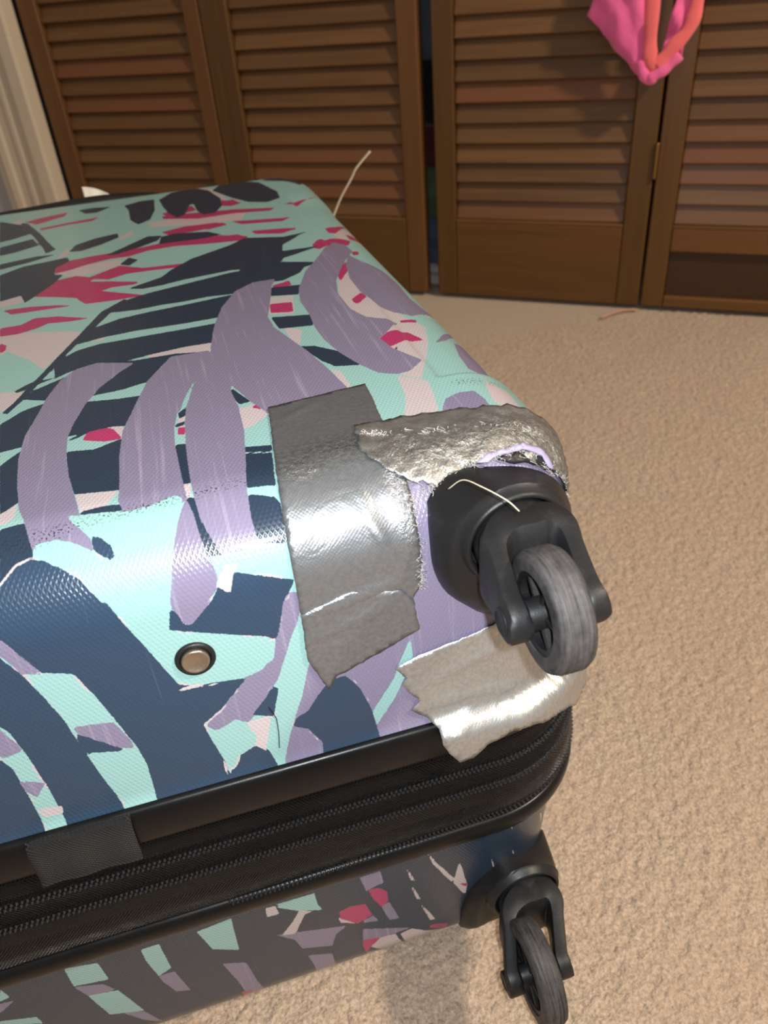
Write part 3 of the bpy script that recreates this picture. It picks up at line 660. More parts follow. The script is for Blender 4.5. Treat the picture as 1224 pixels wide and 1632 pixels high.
# moulded door casing: stepped section, extruded upwards
def casing(name, s_in, s_out, label):
    k = 1 if s_in > s_out else -1
    wd = abs(s_in - s_out)
    prof = [(0, 0.0), (0, -0.030), (0.04, -0.034), (0.22, -0.034), (0.25, -0.026), (0.30, -0.026), (0.34, -0.022), (0.40, -0.021), (0.44, -0.025), (0.50, -0.025), (0.54, -0.020), (0.70, -0.019), (0.74, -0.023), (0.84, -0.024), (0.90, -0.018), (1.0, -0.016), (1.0, 0.0)]
    ring = [(s_in - k * wd * a, b) for a, b in prof]
    V = [tuple(dw(s, n_, z)) for z in (0.0, Z_DOOR + 0.09) for s, n_ in ring]
    n = len(ring)
    F = [(i, (i + 1) % n, n + (i + 1) % n, n + i) for i in range(n)] + [tuple(range(n)), tuple(range(n, 2 * n))]
    return tag(link(name, fix_normals(mesh(name, V, F, False)), None, M['white']), label, kind='structure')
casing('trim_1', -1.272, -1.434, 'cream moulded casing at the left side of the closet')
casing('trim_2', 0.435, 0.56, 'cream moulded casing at the right side of the closet')
o = struct_box('trim_3', -1.434, 0.56, -0.03, 0.0, Z_DOOR, Z_DOOR + 0.09, M['white'], 'cream casing board above the closet doors', 0.004)

# ------------------------------------------------------------------ louvred bifold doors
SLAT_P = 0.0326
slat_cache = {}
def slat_mesh(width):
    key = round(width, 4)
    if key not in slat_cache:
        bm_ = box_mesh('slat', width, 0.0065, 0.0385, 0.0020, seg=2)
        bm_.transform(Matrix.Rotation(math.radians(-19), 4, 'X'))
        slat_cache[key] = bm_
    return slat_cache[key]
def door_panel(name, s0, s1, n_off, label, sl, sr, z_bot=0.006, inset=False, z_low=0.146, first=0.1690):
    wd = s1 - s0
    root = empty(name, dw((s0 + s1) / 2, n_off, 0), DOOR_YAW)
    tag(root, label, 'closet door', kind='structure')
    th = 0.028
    def part(nm, x0, x1, z0, z1, mat, y0=-th / 2, y1=th / 2, bev=0.002):
        return link(nm, box_mesh(nm, x1 - x0, y1 - y0, z1 - z0, bev), root, mat, ((x0 + x1) / 2, (y0 + y1) / 2, (z0 + z1) / 2))
    h = wd / 2
    part('stile', -h, -h + sl, z_bot, Z_DOOR - 0.01, M['stile'])
    part('stile', h - sr, h, z_bot, Z_DOOR - 0.01, M['stile'])
    e = 0.0005
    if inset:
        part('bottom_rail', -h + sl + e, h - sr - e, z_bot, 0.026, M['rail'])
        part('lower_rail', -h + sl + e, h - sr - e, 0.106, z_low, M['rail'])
        part('inset_panel', -h + sl + e, h - sr - e, 0.026, 0.106, M['inset'], -0.004, 0.006, 0.001)  # set back, in a darker brown than the rails around it
    else:
        part('bottom_rail', -h + sl + e, h - sr - e, z_bot, z_low, M['rail'])
    part('lock_rail', -h + sl + e, h - sr - e, 0.80, 0.90, M['rail'])
    part('top_rail', -h + sl + e, h - sr - e, Z_DOOR - 0.10, Z_DOOR - 0.01, M['rail'])
    swd = wd - sl - sr - 2 * e
    # small moulding strips that hold the slats
    mid = (-h + sl + h - sr) / 2
    part('slat_stop', -h + sl + e, h - sr - e, z_low, z_low + 0.005, M['slat'], -0.0138, 0.010, 0.001)
    me = slat_mesh(swd)
    z = first
    while z < 0.79:
        s_ = link('slat', me, root, None, (mid, 0.001 + random.uniform(-0.0006, 0.0006), z))
        s_.rotation_euler = (random.uniform(-0.02, 0.02), random.uniform(-0.0012, 0.0012), 0)
        z += SLAT_P
    me.materials.clear(); me.materials.append(M['slat'])
    # louvres above eye level, far out of the frame, joined
    bm = bmesh.new()
    z = 0.915
    while z < Z_DOOR - 0.10:
        k0 = len(bm.verts)
        bm.from_mesh(me)
        bm.verts.ensure_lookup_table()
        for v in bm.verts[k0:]: v.co.z += z
        z += SLAT_P
    um = bpy.data.meshes.new('upper_slats')
    bm.to_mesh(um); bm.free()
    tag(link('upper_slats', um, root, M['slat'], (mid, 0, 0)), kind='stuff')
    return root
door_panel('door_1', -1.262, -0.840, 0.014, 'louvred wooden closet door panel beside the cream casing', 0.046, 0.034)
door_panel('door_2', -0.8375, -0.414, 0.014, 'louvred wooden closet door panel left of the dark gap', 0.058, 0.038)
d3 = door_panel('door_3', -0.3885, -0.0025, 0.014, 'louvred wooden closet door panel right of the dark gap, plain bottom rail', 0.038, 0.040)
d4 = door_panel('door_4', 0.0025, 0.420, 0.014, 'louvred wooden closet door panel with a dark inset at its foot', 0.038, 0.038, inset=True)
# brass butt hinge between the two right-hand panels
for zz in (0.255, 1.6):
    hm = lathe('hinge', [(0.0, -0.028), (0.0032, -0.028), (0.0034, -0.026), (0.0034, 0.026), (0.0032, 0.028), (0.0, 0.028)], (0, 0, 1), (0, 0, 0), 14, False)
    link('hinge', hm, d3, M['brass'], (0.1955, -0.0165, zz))
# knob on the third panel, above the frame, that carries the pink garment
km = lathe('knob', [(0.0, -0.052), (0.010, -0.051), (0.016, -0.045), (0.017, -0.037), (0.012, -0.028), (0.007, -0.020), (0.007, 0.0), (0, 0)], (0, 1, 0), (0, 0, 0), 24, False)
link('knob', km, d3, M['brass'], (0.178, -0.014, 0.86))

# clothes stacked in the closet, seen through the gap between the second and third panels
def folded_cloth(name, s, n_, z0, z1, wd, dp, mat, label, cat, seed, group=None):
    nz, na = 14, 40
    P = np.zeros((nz + 2, na, 3))
    for k in range(nz):
        f = k / (nz - 1)
        puff = 1 + 0.05 * math.sin(f * math.pi * 3 + seed) - 0.35 * max(0, abs(f - 0.5) * 2 - 0.8)
        for j in range(na):
            a = 2 * math.pi * j / na
            ca, sa = math.cos(a), math.sin(a)
            q = (abs(ca) ** 4 + abs(sa) ** 4) ** -0.25
            wv = 1 + 0.05 * mnoise.noise(Vector((ca * 2 + seed, sa * 2, f * 3)))
            P[k + 1, j] = (ca * q * wd / 2 * puff * wv, sa * q * dp / 2 * puff * wv, z0 + (z1 - z0) * f)
    P[0] = P[1].mean(0); P[-1] = P[-2].mean(0)
    o = link(name, fix_normals(grid_mesh(name, P, None, True)), None, mat)
    o.location = dw(s, n_, 0)
    o.rotation_euler = (0, 0, DOOR_YAW)
    return tag(o, label, cat, group)
gap = -0.375
folded_cloth('storage_bundle', gap, 0.17, 0.0, 0.045, 0.22, 0.22, mat_cloth('white_cotton', (200, 196, 190)), 'white folded cloth at the bottom of the closet pile, in the door gap', 'clothing', 1.0)
folded_cloth('folded_jeans', gap, 0.17, 0.0455, 0.135, 0.21, 0.22, mat_cloth('denim', (84, 96, 120)), 'blue grey folded cloth low in the closet, in the door gap', 'clothing', 2.0)
folded_cloth('folded_shirt', gap, 0.17, 0.1355, 0.225, 0.22, 0.22, mat_cloth('green_cotton', (86, 104, 76)), 'dull green folded cloth in the middle of the closet pile', 'clothing', 3.0)
folded_cloth('folded_sweater', gap, 0.17, 0.2255, 0.30, 0.21, 0.22, mat_cloth('maroon_knit', (84, 30, 38)), 'maroon folded cloth above the green one in the closet', 'clothing', 4.0)
folded_cloth('folded_blanket', gap, 0.17, 0.3005, 0.41, 0.22, 0.22, mat_cloth('black_knit', (20, 20, 24)), 'black folded cloth high in the closet pile', 'clothing', 5.0)
folded_cloth('folded_towel', gap, 0.17, 0.4105, 0.56, 0.21, 0.22, mat_cloth('slate_blue_towel', (80, 92, 108)), 'slate blue folded cloth on top of the closet pile', 'clothing', 6.0)

# ------------------------------------------------------------------ pink garment on the door knob
def garment():
    root = empty('swim_top', dw(0.0, -0.028, 0.37))
    root.rotation_euler = (0, 0, DOOR_YAW)
    tag(root, 'pink and coral bikini top hanging in front of the closet doors', 'clothing')
    Z0 = 0.37
    # cup: triangle sheet from the knob to the low tip, with soft folds
    def cup(name, A, B, C, mat, bow, seed, n=22):
        P = []
        idx = {}
        for i in range(n + 1):
            for j in range(n + 1 - i):
                a, b = i / n, j / n
                c_ = 1 - a - b
                x = A[0] * a + B[0] * b + C[0] * c_
                z = A[1] * a + B[1] * b + C[1] * c_
                bulge = 27 * a * b * c_ * bow
                y = -bulge + 0.007 * mnoise.noise(Vector((x * 45, z * 40, seed))) + 0.003 * math.sin((x + 0.5 * z) * 150 + seed)
                x += 0.003 * mnoise.noise(Vector((x * 60, z * 60, seed + 5)))
                idx[i, j] = len(P)
                P.append((x, y, z - Z0))
        F = []
        for i in range(n):
            for j in range(n - i):
                F.append((idx[i, j], idx[i + 1, j], idx[i, j + 1]))
                if j < n - i - 1:
                    F.append((idx[i + 1, j], idx[i + 1, j + 1], idx[i, j + 1]))
        o = link(name, fix_normals(mesh(name, P, F)), root, mat)
        md = o.modifiers.new('thickness', 'SOLIDIFY'); md.thickness = 0.0022
        return o
    cup('cup', (-0.124, 0.468), (-0.028, 0.372), (-0.020, 0.760), M['pink'], 0.014, 1.0)
    cup('side_panel', (-0.018, 0.375), (0.020, 0.405), (0.048, 0.700), M['pink'], 0.006, 7.0)
    e1 = spline([(-0.012, -0.050 + 0.044, 0.80 - Z0), (-0.018, -0.006, 0.62 - Z0), (-0.028, -0.010, 0.50 - Z0), (-0.026, -0.010, 0.43 - Z0), (-0.022, -0.012, 0.405 - Z0), (-0.013, -0.012, 0.397 - Z0)], 8)
    e2 = spline([(-0.013, -0.012, 0.397 - Z0), (0.006, -0.012, 0.420 - Z0), (0.028, -0.010, 0.447 - Z0), (0.034, -0.008, 0.49 - Z0), (0.036, -0.006, 0.60 - Z0), (0.010, -0.004, 0.80 - Z0)], 8)
    for e in (e1, e2):
        rr = [0.0098 + 0.0010 * math.sin(i * 0.7 + 1) for i in range(len(e))]
        link('elastic_edging', tube('elastic_edging', e, rr, 10, 0.32, (0, 1, 0)), root, M['coral'])
    # ruffle of gathered fabric along the low edge
    r1 = spline([(-0.036, -0.006, 0.405 - Z0), (-0.033, -0.010, 0.392 - Z0), (-0.024, -0.010, 0.380 - Z0), (-0.014, -0.012, 0.385 - Z0), (0.002, -0.010, 0.396 - Z0), (0.018, -0.008, 0.412 - Z0)], 7)
    rr = [0.0095 * (0.92 + 0.1 * math.sin(i * 0.8)) for i in range(len(r1))]
    link('gathered_hem', tube('gathered_hem', r1, rr, 10, 0.6, (0, 1, 0)), root, M['pink'])
    link('neck_tie', tube('neck_tie', spline([(-0.018, -0.002, 0.745 - Z0), (-0.024, 0.002, 0.80 - Z0), (-0.020, 0.006, 0.850 - Z0), (-0.0165, 0.006, 0.8665 - Z0 + 0.012), (-0.010, 0.006, 0.86 - Z0), (-0.004, 0.0, 0.80 - Z0), (-0.012, -0.004, 0.74 - Z0)], 6), 0.0035, 8), root, M['coral'])
    return root
garment()

# ------------------------------------------------------------------ suitcase
XC, YC = (REF['x0'] + REF['x1']) / 2, (REF['y0'] + REF['y1']) / 2
case = empty('suitcase', (XC, YC, 0.0))
tag(case, 'hard shell suitcase with painted leaf print, lying flat with a taped corner', 'suitcase')
CASE_O = Vector((XC, YC, 0))
def cpart(name, me, mat, parent=None, label=None):
    """mesh given in world coordinates -> part of the suitcase"""
    me.transform(Matrix.Translation(-CASE_O))
    o = link(name, me, parent or case, mat)
    if label: o['label'] = label
    return o

def poly_sdf(P, poly):
    """signed distance (positive inside), mm"""
    V = np.asarray(poly, float)
    W = np.roll(V, -1, 0)
    d2 = np.full(len(P), 1e9)
    ins = np.zeros(len(P), bool)
    for a, b in zip(V, W):
        e = b - a
        q = P - a
        L = max(float(e @ e), 1e-9)
        t = np.clip((q @ e) / L, 0, 1)
        r = q - t[:, None] * e
        d2 = np.minimum(d2, (r * r).sum(1))
        c1 = (a[1] <= P[:, 1]) != (b[1] <= P[:, 1])
        if abs(e[1]) > 1e-9:
            xi = a[0] + (P[:, 1] - a[1]) / e[1] * e[0]
            ins ^= c1 & (P[:, 0] < xi)
    d = np.sqrt(d2)
    return np.where(ins, d, -d)
def chaikin(poly, k=1):
    P = np.asarray(poly, float)
    for _ in range(k):
        N_ = np.roll(P, -1, 0)
        P = np.stack([P * 0.8 + N_ * 0.2, P * 0.2 + N_ * 0.8], 1).reshape(-1, 2)
    return P
def stroke_fields(U, V, strokes, full=()):
    Pm = np.stack([U, V], 1) * 1000
    F = {nm: np.full(len(U), -9.0) for nm, _ in LAYERS}
    for nm in full: F[nm][:] = 9.0
    for l, poly in strokes:
        nm = LAYERS[l][0]
        q = np.asarray(poly, float)
        lo_, hi_ = q.min(0) - 9, q.max(0) + 9
        k = np.where((Pm[:, 0] > lo_[0]) & (Pm[:, 0] < hi_[0]) & (Pm[:, 1] > lo_[1]) & (Pm[:, 1] < hi_[1]))[0]
        if len(k):
            F[nm][k] = np.maximum(F[nm][k], poly_sdf(Pm[k], q))
    return F
def brush(x, y, ang, L, wdt, bend):
    """a free curved brush stroke outline, mm"""
    a, b = [], []
    for i in range(9):
        t = i / 8
        th = ang + bend * (t - 0.5)
        cx_ = x + L * (t - 0.5) * math.cos(th)
        cy_ = y + L * (t - 0.5) * math.sin(th)
        w_ = wdt * (0.25 + 0.75 * math.sin(math.pi * min(1, 0.12 + t * 0.85)))
        a.append((cx_ - w_ * math.sin(th), cy_ + w_ * math.cos(th)))
        b.append((cx_ + w_ * math.sin(th), cy_ - w_ * math.cos(th)))
    return a + b[::-1]
# the print goes on over the sides that face away from the camera
rnd = random.Random(3)
MORE_UP, MORE_LO = [], []
for i in range(100):                      # left third of the lid and its side
    MORE_UP.append((rnd.choice([1, 2, 3, 3, 4, 4, 2]), brush(rnd.uniform(-430, -235), rnd.uniform(120, 950), rnd.uniform(0.0, 1.2), rnd.uniform(70, 125), rnd.uniform(7, 18), rnd.uniform(-0.8, 0.8))))
for i in range(80):                      # right-hand side wall
    MORE_UP.append((rnd.choice([1, 2, 3, 3, 4, 4, 1]), brush(rnd.uniform(215, 300), rnd.uniform(330, 900), rnd.uniform(-0.5, 1.3), rnd.uniform(45, 100), rnd.uniform(6, 15), rnd.uniform(-0.8, 0.8))))
for i in range(44):                      # far end
    MORE_UP.append((rnd.choice([1, 2, 3, 3, 4]), brush(rnd.uniform(-300, 200), rnd.uniform(905, 1010), rnd.uniform(0.0, 1.0), rnd.uniform(50, 120), rnd.uniform(5, 14), rnd.uniform(-0.8, 0.8))))
for i in range(90):                      # all of the lower shell but the traced end
    side = rnd.random()
    if side < 0.4: x, y = rnd.uniform(180, 290), rnd.uniform(330, 950)
    elif side < 0.8: x, y = rnd.uniform(-430, -230), rnd.uniform(130, 950)
    else: x, y = rnd.uniform(-300, 200), rnd.uniform(900, 1000)
    MORE_LO.append((rnd.choice([4, 4, 5, 5, 8, 9]), brush(x, y, rnd.uniform(0.2, 1.3), rnd.uniform(30, 80), rnd.uniform(4, 11), rnd.uniform(-0.8, 0.8))))
SCUFFS = [brush(130, 322, -0.1, 34, 6, 0.2), brush(-8, 274, 0.06, 190, 4.5, 0.02), brush(-75, 268, 0.1, 60, 6, 0.0), brush(60, 277, 0.03, 60, 4.5, 0.0)]
def shell(name, low, strokes, full, label):
    dm = (D_LOW if low else D_MAX) + 0.004
    def axis(segs):
        out = []
        for a, b, s in segs: out.append(np.arange(a, b, s))
        return np.concatenate(out)
    us = axis([(-0.44, -0.20, 0.005), (-0.20, 0.20, 0.0016), (0.20, 0.30, 0.003)])
    vs = axis([(0.095, 0.42, 0.0016), (0.42, 0.90, 0.0026), (0.90, 1.03, 0.006)])
    if low:
        us = axis([(-0.44, -0.20, 0.006), (-0.20, 0.20, 0.0013), (0.20, 0.30, 0.005)])
        vs = axis([(0.095, 0.30, 0.0012), (0.30, 0.90, 0.008), (0.90, 1.03, 0.006)])
    U, V = np.meshgrid(us, vs)
    d, nx, ny = plan_sdf(U, V)
    # pull vertices that overshoot the foot of the wall back to it
    over = np.maximum(d - dm, 0)
    U2, V2 = U - nx * over, V - ny * over
    P = shell_point(U2, V2, 0.0, low)
    r, c_ = U.shape
    i = np.arange(r * c_).reshape(r, c_)
    q = np.stack([i[:-1, :-1], i[:-1, 1:], i[1:, 1:], i[1:, :-1]], -1).reshape(-1, 4)
    keep = (over.ravel()[q] <= 0).any(1)
    q = q[keep]
    used = np.unique(q)
    mp = -np.ones(r * c_, int); mp[used] = np.arange(len(used))
    q = mp[q]
    if low: q = q[:, ::-1]
    Pv, Uv, Vv = P.reshape(-1, 3)[used], U2.ravel()[used], V2.ravel()[used]
    me = bpy.data.meshes.new(name)
    me.vertices.add(len(used)); me.vertices.foreach_set('co', Pv.astype(np.float32).ravel())
    me.loops.add(q.size); me.loops.foreach_set('vertex_index', q.astype(np.int32).ravel())
    me.polygons.add(len(q)); me.polygons.foreach_set('loop_start', np.arange(0, q.size, 4, dtype=np.int32))
    me.update(calc_edges=True)
    me.polygons.foreach_set('use_smooth', np.ones(len(q), bool))
    lay = me.uv_layers.new(name='UVMap')
    lay.data.foreach_set('uv', np.stack([Uv, Vv], 1)[q.ravel()].astype(np.float32).ravel())
    F = stroke_fields(Uv, Vv, strokes, full)
    for nm, arr in F.items():
        me.attributes.new(nm, 'FLOAT', 'POINT').data.foreach_set('value', arr.astype(np.float32))
    s_ = np.full(len(Uv), -9.0)
    if not low:
        Pm = np.stack([Uv, Vv], 1) * 1000
        for p in SCUFFS: s_ = np.maximum(s_, np.clip(poly_sdf(Pm, p), -9, 9))
    me.attributes.new('scuff', 'FLOAT', 'POINT').data.foreach_set('value', s_.astype(np.float32))
    me.validate()
    return cpart(name, me, M['shell'], None, label)
shell('upper_shell', False, UPPER_STROKES + MORE_UP, (), 'upper shell with mint, navy, lavender and pink brush strokes')
shell('lower_shell', True, LOWER_STROKES + MORE_LO, ('navy',), 'lower shell, mostly dark navy print')

# outline of the shells' foot, offset outwards; returns points, arc lengths
def outline(off, step=0.004):
    r = REF['rc'] + W_OFF + off
    x0, x1, y0, y1 = REF['x0'] - W_OFF - off, REF['x1'] + W_OFF + off, REF['y0'] - W_OFF - off, REF['y1'] + W_OFF + off
    r0 = REF['rc'] + W_OFF
    pts, arc, s = [], [], 0.0
    # fixed parameterisation independent of off so that rings line up
    Lx, Ly = (REF['x1'] - REF['x0'] - 2 * REF['rc']), (REF['y1'] - REF['y0'] - 2 * REF['rc'])
    segs = [('l', (x0 + r, y0), (1, 0), Lx), ('c', (x1 - r, y0 + r), -90, 0), ('l', (x1, y0 + r), (0, 1), Ly), ('c', (x1 - r, y1 - r), 0, 0),
            ('l', (x1 - r, y1), (-1, 0), Lx), ('c', (x0 + r, y1 - r), 90, 0), ('l', (x0, y1 - r), (0, -1), Ly), ('c', (x0 + r, y0 + r), 180, 0)]
    for k, p, d, L in segs:
        if k == 'l':
            n = max(2, int(L / step))
            for i in range(n):
                pts.append((p[0] + d[0] * L * i / n, p[1] + d[1] * L * i / n)); arc.append(s + L * i / n)
            s += L
        else:
            n = 22
            L2 = r0 * math.pi / 2
            for i in range(n):
                a = math.radians(d + 90 * i / n)
                pts.append((p[0] + r * math.cos(a), p[1] + r * math.sin(a))); arc.append(s + L2 * i / n)
            s += L2
    return np.array(pts), np.array(arc)
def band(name, prof, mat, wobble=0.0, seed=0.0):
    """sweep [(off, z)] round the case"""
    rows, uvs, v = [], [], 0.0
    last = None
    for off, z in prof:
        p, arc = outline(off)
        if last is not None: v += math.hypot(off - last[0], z - last[1])
        last = (off, z)
        zz = np.full(len(p), z)
        if wobble:
            zz = zz + np.array([wobble * mnoise.noise(Vector((a * 9, seed, v * 30))) for a in arc])
        rows.append(np.concatenate([p, zz[:, None]], 1))
        uvs.append(np.stack([arc, np.full(len(arc), v)], 1))
    me = grid_mesh(name, np.array(rows), np.array(uvs), True)
    return cpart(name, fix_normals(me), mat)
def smooth_prof(pts, n=4):
    return [tuple(p) for p in spline(pts, n)]
band('upper_trim', smooth_prof([(-0.008, 0.2465), (0.0010, 0.2470), (0.0040, 0.2445), (0.0052, 0.2385), (0.0052, 0.2310), (0.0040, 0.2245), (0.0005, 0.2215), (-0.008, 0.2210)]), M['trim'])
band('lower_trim', smooth_prof([(-0.008, 0.1610), (0.0040, 0.1612), (0.0075, 0.1590), (0.0085, 0.1545), (0.0075, 0.1490), (0.0040, 0.1455), (-0.008, 0.1450)]), M['trim'])
gus = [(-0.006, 0.2225), (0.0005, 0.2190), (0.0030, 0.2130), (0.0034, 0.2090), (0.0042, 0.2060), (0.0034, 0.2030), (0.0040, 0.1980), (0.0058, 0.1930), (0.0050, 0.1890), (0.0064, 0.1820), (0.0078, 0.1740), (0.0074, 0.1670), (0.0050, 0.1610), (-0.006, 0.1580)]
band('zip_gusset', smooth_prof(gus, 3), M['fabric'], 0.0012, 2.0)

def teeth_row(name, off, z, sway=0.0, a0=0.0, a1=9.0, pitch=0.0024, label=None):
    """one coil of small nylon teeth along the near end and the right-hand side"""
    p, arc = outline(off, 0.002)
    s = np.arange(max(a0, 0.0), min(a1, 0.75), pitch)
    X, Y = np.interp(s, arc, p[:, 0]), np.interp(s, arc, p[:, 1])
    tx, ty = np.gradient(X), np.gradient(Y)
    ln = np.hypot(tx, ty); tx /= ln; ty /= ln
    V, F = [], []
    for i in range(len(s)):
        zc = z + (sway(s[i]) if callable(sway) else 0.0)
        for k, dz in enumerate((0.0013, -0.0013)):
            c_ = Vector((X[i] + tx[i] * pitch * 0.5 * k, Y[i] + ty[i] * pitch * 0.5 * k, zc + dz))
            t_, n_ = Vector((tx[i], ty[i], 0)), Vector((ty[i], -tx[i], 0))
            b = len(V)
            a_, h_, o_ = 0.00085, 0.0014, 0.0013
            V += [c_ + t_ * a_, c_ + Vector((0, 0, h_)), c_ - t_ * a_, c_ - Vector((0, 0, h_)), c_ + n_ * o_, c_ - n_ * o_]
            F += [(b, b + 1, b + 4), (b + 1, b + 2, b + 4), (b + 2, b + 3, b + 4), (b + 3, b, b + 4), (b + 1, b, b + 5), (b + 2, b + 1, b + 5), (b + 3, b + 2, b + 5), (b, b + 3, b + 5)]
    o = cpart(name, mesh(name, V, F, False), M['teeth'], None, label)
    return tag(o, kind='stuff')
# arc 0 = left end of the near side
teeth_row('zip_teeth', 0.0044, 0.2062, label='main zip coil')
teeth_row('zip_teeth', 0.0060, 0.1925, lambda s: -0.0015 * math.sin(s * 5), label='expander zip coil')
teeth_row('zip_teeth', 0.0076, 0.1655, lambda s: -0.004 + 0.010 * max(0, min(1, (s - 0.22) / 0.22)), a0=0.20, label='lower zip coil')
# fabric tab over the trim
def tab():
    prof = [(0.0040, 0.2475), (0.0062, 0.2450), (0.0072, 0.2385), (0.0070, 0.2300), (0.0064, 0.2225), (0.0074, 0.2185), (0.0060, 0.2165)]
    pr = smooth_prof(prof, 4)
    xs = np.linspace(-0.118, -0.0735, 16)
    y0 = REF['y0'] - W_OFF
    P = np.array([[(x - 0.05 * (0.247 - z), y0 - o - 0.0005 * math.sin(x * 300), z) for x in xs] for o, z in pr])
    me = grid_mesh('fabric_tab', P)
    o = cpart('fabric_tab', fix_normals(me), M['web'], None, 'black webbing tab stitched over the trim')
    md = o.modifiers.new('thickness', 'SOLIDIFY'); md.thickness = 0.0014
tab()
# nickel stud in a black bezel on the near end
def near_wall(x, z):
    """point and normal of the near wall of the upper shell at x, z"""
    drop = Z_TOP - z
    e = (drop - FR * (1 - math.cos(PHI))) / math.sin(PHI)
    d = FR * PHI + e
    p = shell_point(x, REF['y0'] - d)
    return Vector(p), Vector((0, -math.sin(PHI), math.cos(PHI)))
p, nn = near_wall(-0.0283, 0.3195)
bz = cpart('stud_bezel', lathe('stud_bezel', [(0.0, -0.002), (0.0082, -0.002), (0.0084, 0.0004), (0.0078, 0.0014), (0.0068, 0.0015), (0.0063, 0.0009), (0.0062, 0.0004), (0.0, 0.0004)], nn, p, 40, False), M['plastic'])
cpart('stud', lathe('stud', [(0.0, -0.001), (0.0058, -0.001), (0.0058, 0.0022), (0.0055, 0.0028), (0.0049, 0.0029), (0.0046, 0.0026), (0.0, 0.0027)], nn, p, 40, False), M['rivet'], bz, 'nickel stud')
# grip at the far end
hp = spline([(-0.215, 0.893, 0.330), (-0.212, 0.905, 0.352), (-0.195, 0.910, 0.362), (-0.13, 0.912, 0.366), (-0.06, 0.912, 0.368), (0.000, 0.910, 0.362), (0.016, 0.903, 0.350), (0.018, 0.893, 0.330)], 8)
cpart('carry_handle', tube('carry_handle', hp, 0.0085, 12, 0.7), M['plastic'], None, 'black grip at the far end')

# ---- casters
def super_ring(cx_, cz_, a, b, p, n=64):
    out = []
    for j in range(n):
        t = 2 * math.pi * j / n
        c_, s_ = math.cos(t), math.sin(t)
        q = (abs(c_) ** p + abs(s_) ** p) ** (-1 / p)
        out.append((cx_ + a * q * c_, cz_ + b * q * s_))
    return np.array(out)
def housing(name, ring, coll, low, label):
    """ring: outline on the unfolded shell (mm); lofted up to the swivel collar"""
    n = 72
    R0 = np.asarray(ring, float) / 1000
    cl = spline(list(R0) + [R0[0]], 10)
    cl = np.array(cl)
    sg = np.concatenate([[0], np.cumsum(np.linalg.norm(np.diff(cl, axis=0), axis=1))])
    tt = np.linspace(0, sg[-1], n, endpoint=False)
    Q = np.stack([np.interp(tt, sg, cl[:, 0]), np.interp(tt, sg, cl[:, 1])], 1)
    S = lambda off: shell_point(Q[:, 0], Q[:, 1], off, low)
    A_ = S(0.0014)
    ang = np.unwrap(np.arctan2(A_[:, 2] - coll[2], A_[:, 0] - coll[0]))
    ev = ang[0] + np.sign(ang[-1] - ang[0]) * 2 * math.pi * np.arange(n) / n
    ang = 0.5 * ang + 0.5 * (ev + (ang - ev).mean())
    def circ(r, dy): return np.stack([coll[0] + r * np.cos(ang), np.full(n, coll[1] + dy), coll[2] + r * np.sin(ang)], 1)
    rows = [S(-0.006), S(-0.001), S(0.0006), A_]
    B_ = circ(0.0240, 0.0055)
    c0 = A_.mean(0)
    for t in (0.05, 0.2, 0.38, 0.56, 0.74, 0.88, 1.0):
        R_ = A_ * (1 - t) + B_ * t
        R_[:, 1] -= 0.0075 * math.sin(math.pi * t) ** 0.8 * (1 - t * 0.6)
        rows.append(R_)
    for r, dy in ((0.0226, 0.0040), (0.0222, 0.0015), (0.0214, 0.0003), (0.0204, 0.0002), (0.0196, 0.0012), (0.0194, 0.006), (0.004, 0.0065)):
        rows.append(circ(r, dy))
    me = fix_normals(grid_mesh(name, np.array(rows), None, True))
    o = cpart(name, me, M['plastic'], None, label)
    return weighted(o, 60)
def fork_mesh(C, W_, spread, thick):
    """inverted U straddling the wheel; C collar centre, W_ axle centre"""
    C, W_ = Vector(C), Vector(W_)
    out = W_ - C
    L = out.length
    ax = Vector((0, -1, 0))
    # path in local (x, t) with t the distance along the swivel axis
    prot = C.y - W_.y
    end = prot + 0.0088
    r_ = 0.0105
    path = []
    nL = 14
    for i in range(nL):
        path.append((-spread, end - (end - 0.0165) * (1 - math.cos(math.pi / 2 * i / (nL - 1)))))
    for i in range(1, 9):
        a = math.pi / 2 * i / 8
        path.append((-spread + r_ * (1 - math.cos(a)), 0.0165 - r_ * math.sin(a)))
    path.append((0.0, 0.0062))
    path += [(-x, t) for x, t in path[:-1]][::-1]
    n = len(path)
    m_ = 20
    V = []
    for k, (x, t) in enumerate(path):
        a, b = path[max(k - 1, 0)], path[min(k + 1, n - 1)]
        tx, tt = b[0] - a[0], b[1] - a[1]
        l = math.hypot(tx, tt); tx /= l; tt /= l
        nx_, nt_ = tt, -tx
        f = min(1, max(0, (t - 0.006) / (prot - 0.006)))
        zc = C.z + (W_.z - C.z) * f
        xc = C.x + (W_.x - C.x) * f
        hw = 0.0182 * (1 - f) ** 1.2 + 0.0092 * (1 - (1 - f) ** 1.2)
        e = end - t
        if e < 0.0092: hw = math.sqrt(max(0.0092 ** 2 - (0.0092 - e) ** 2, 1e-7))
        th = thick * (1.0 + 1.05 * (1 - min(1, f / 0.40)) ** 1.3)
        for j in range(m_):
            q = 2 * math.pi * j / m_
            cq, sq = math.cos(q), math.sin(q)
            s_ = (abs(cq) ** 5 + abs(sq) ** 5) ** (-0.2)
            u_, v_ = cq * s_ * th / 2, sq * s_ * hw
            V.append((xc + x + nx_ * u_, C.y - (t + nt_ * u_), zc + v_))
    F = []
    for k in range(n - 1):
        for j in range(m_):
            F.append((k * m_ + j, k * m_ + (j + 1) % m_, (k + 1) * m_ + (j + 1) % m_, (k + 1) * m_ + j))
    F += [tuple(range(m_)), tuple((n - 1) * m_ + j for j in range(m_))]
    return fix_normals(mesh('fork', V, F))
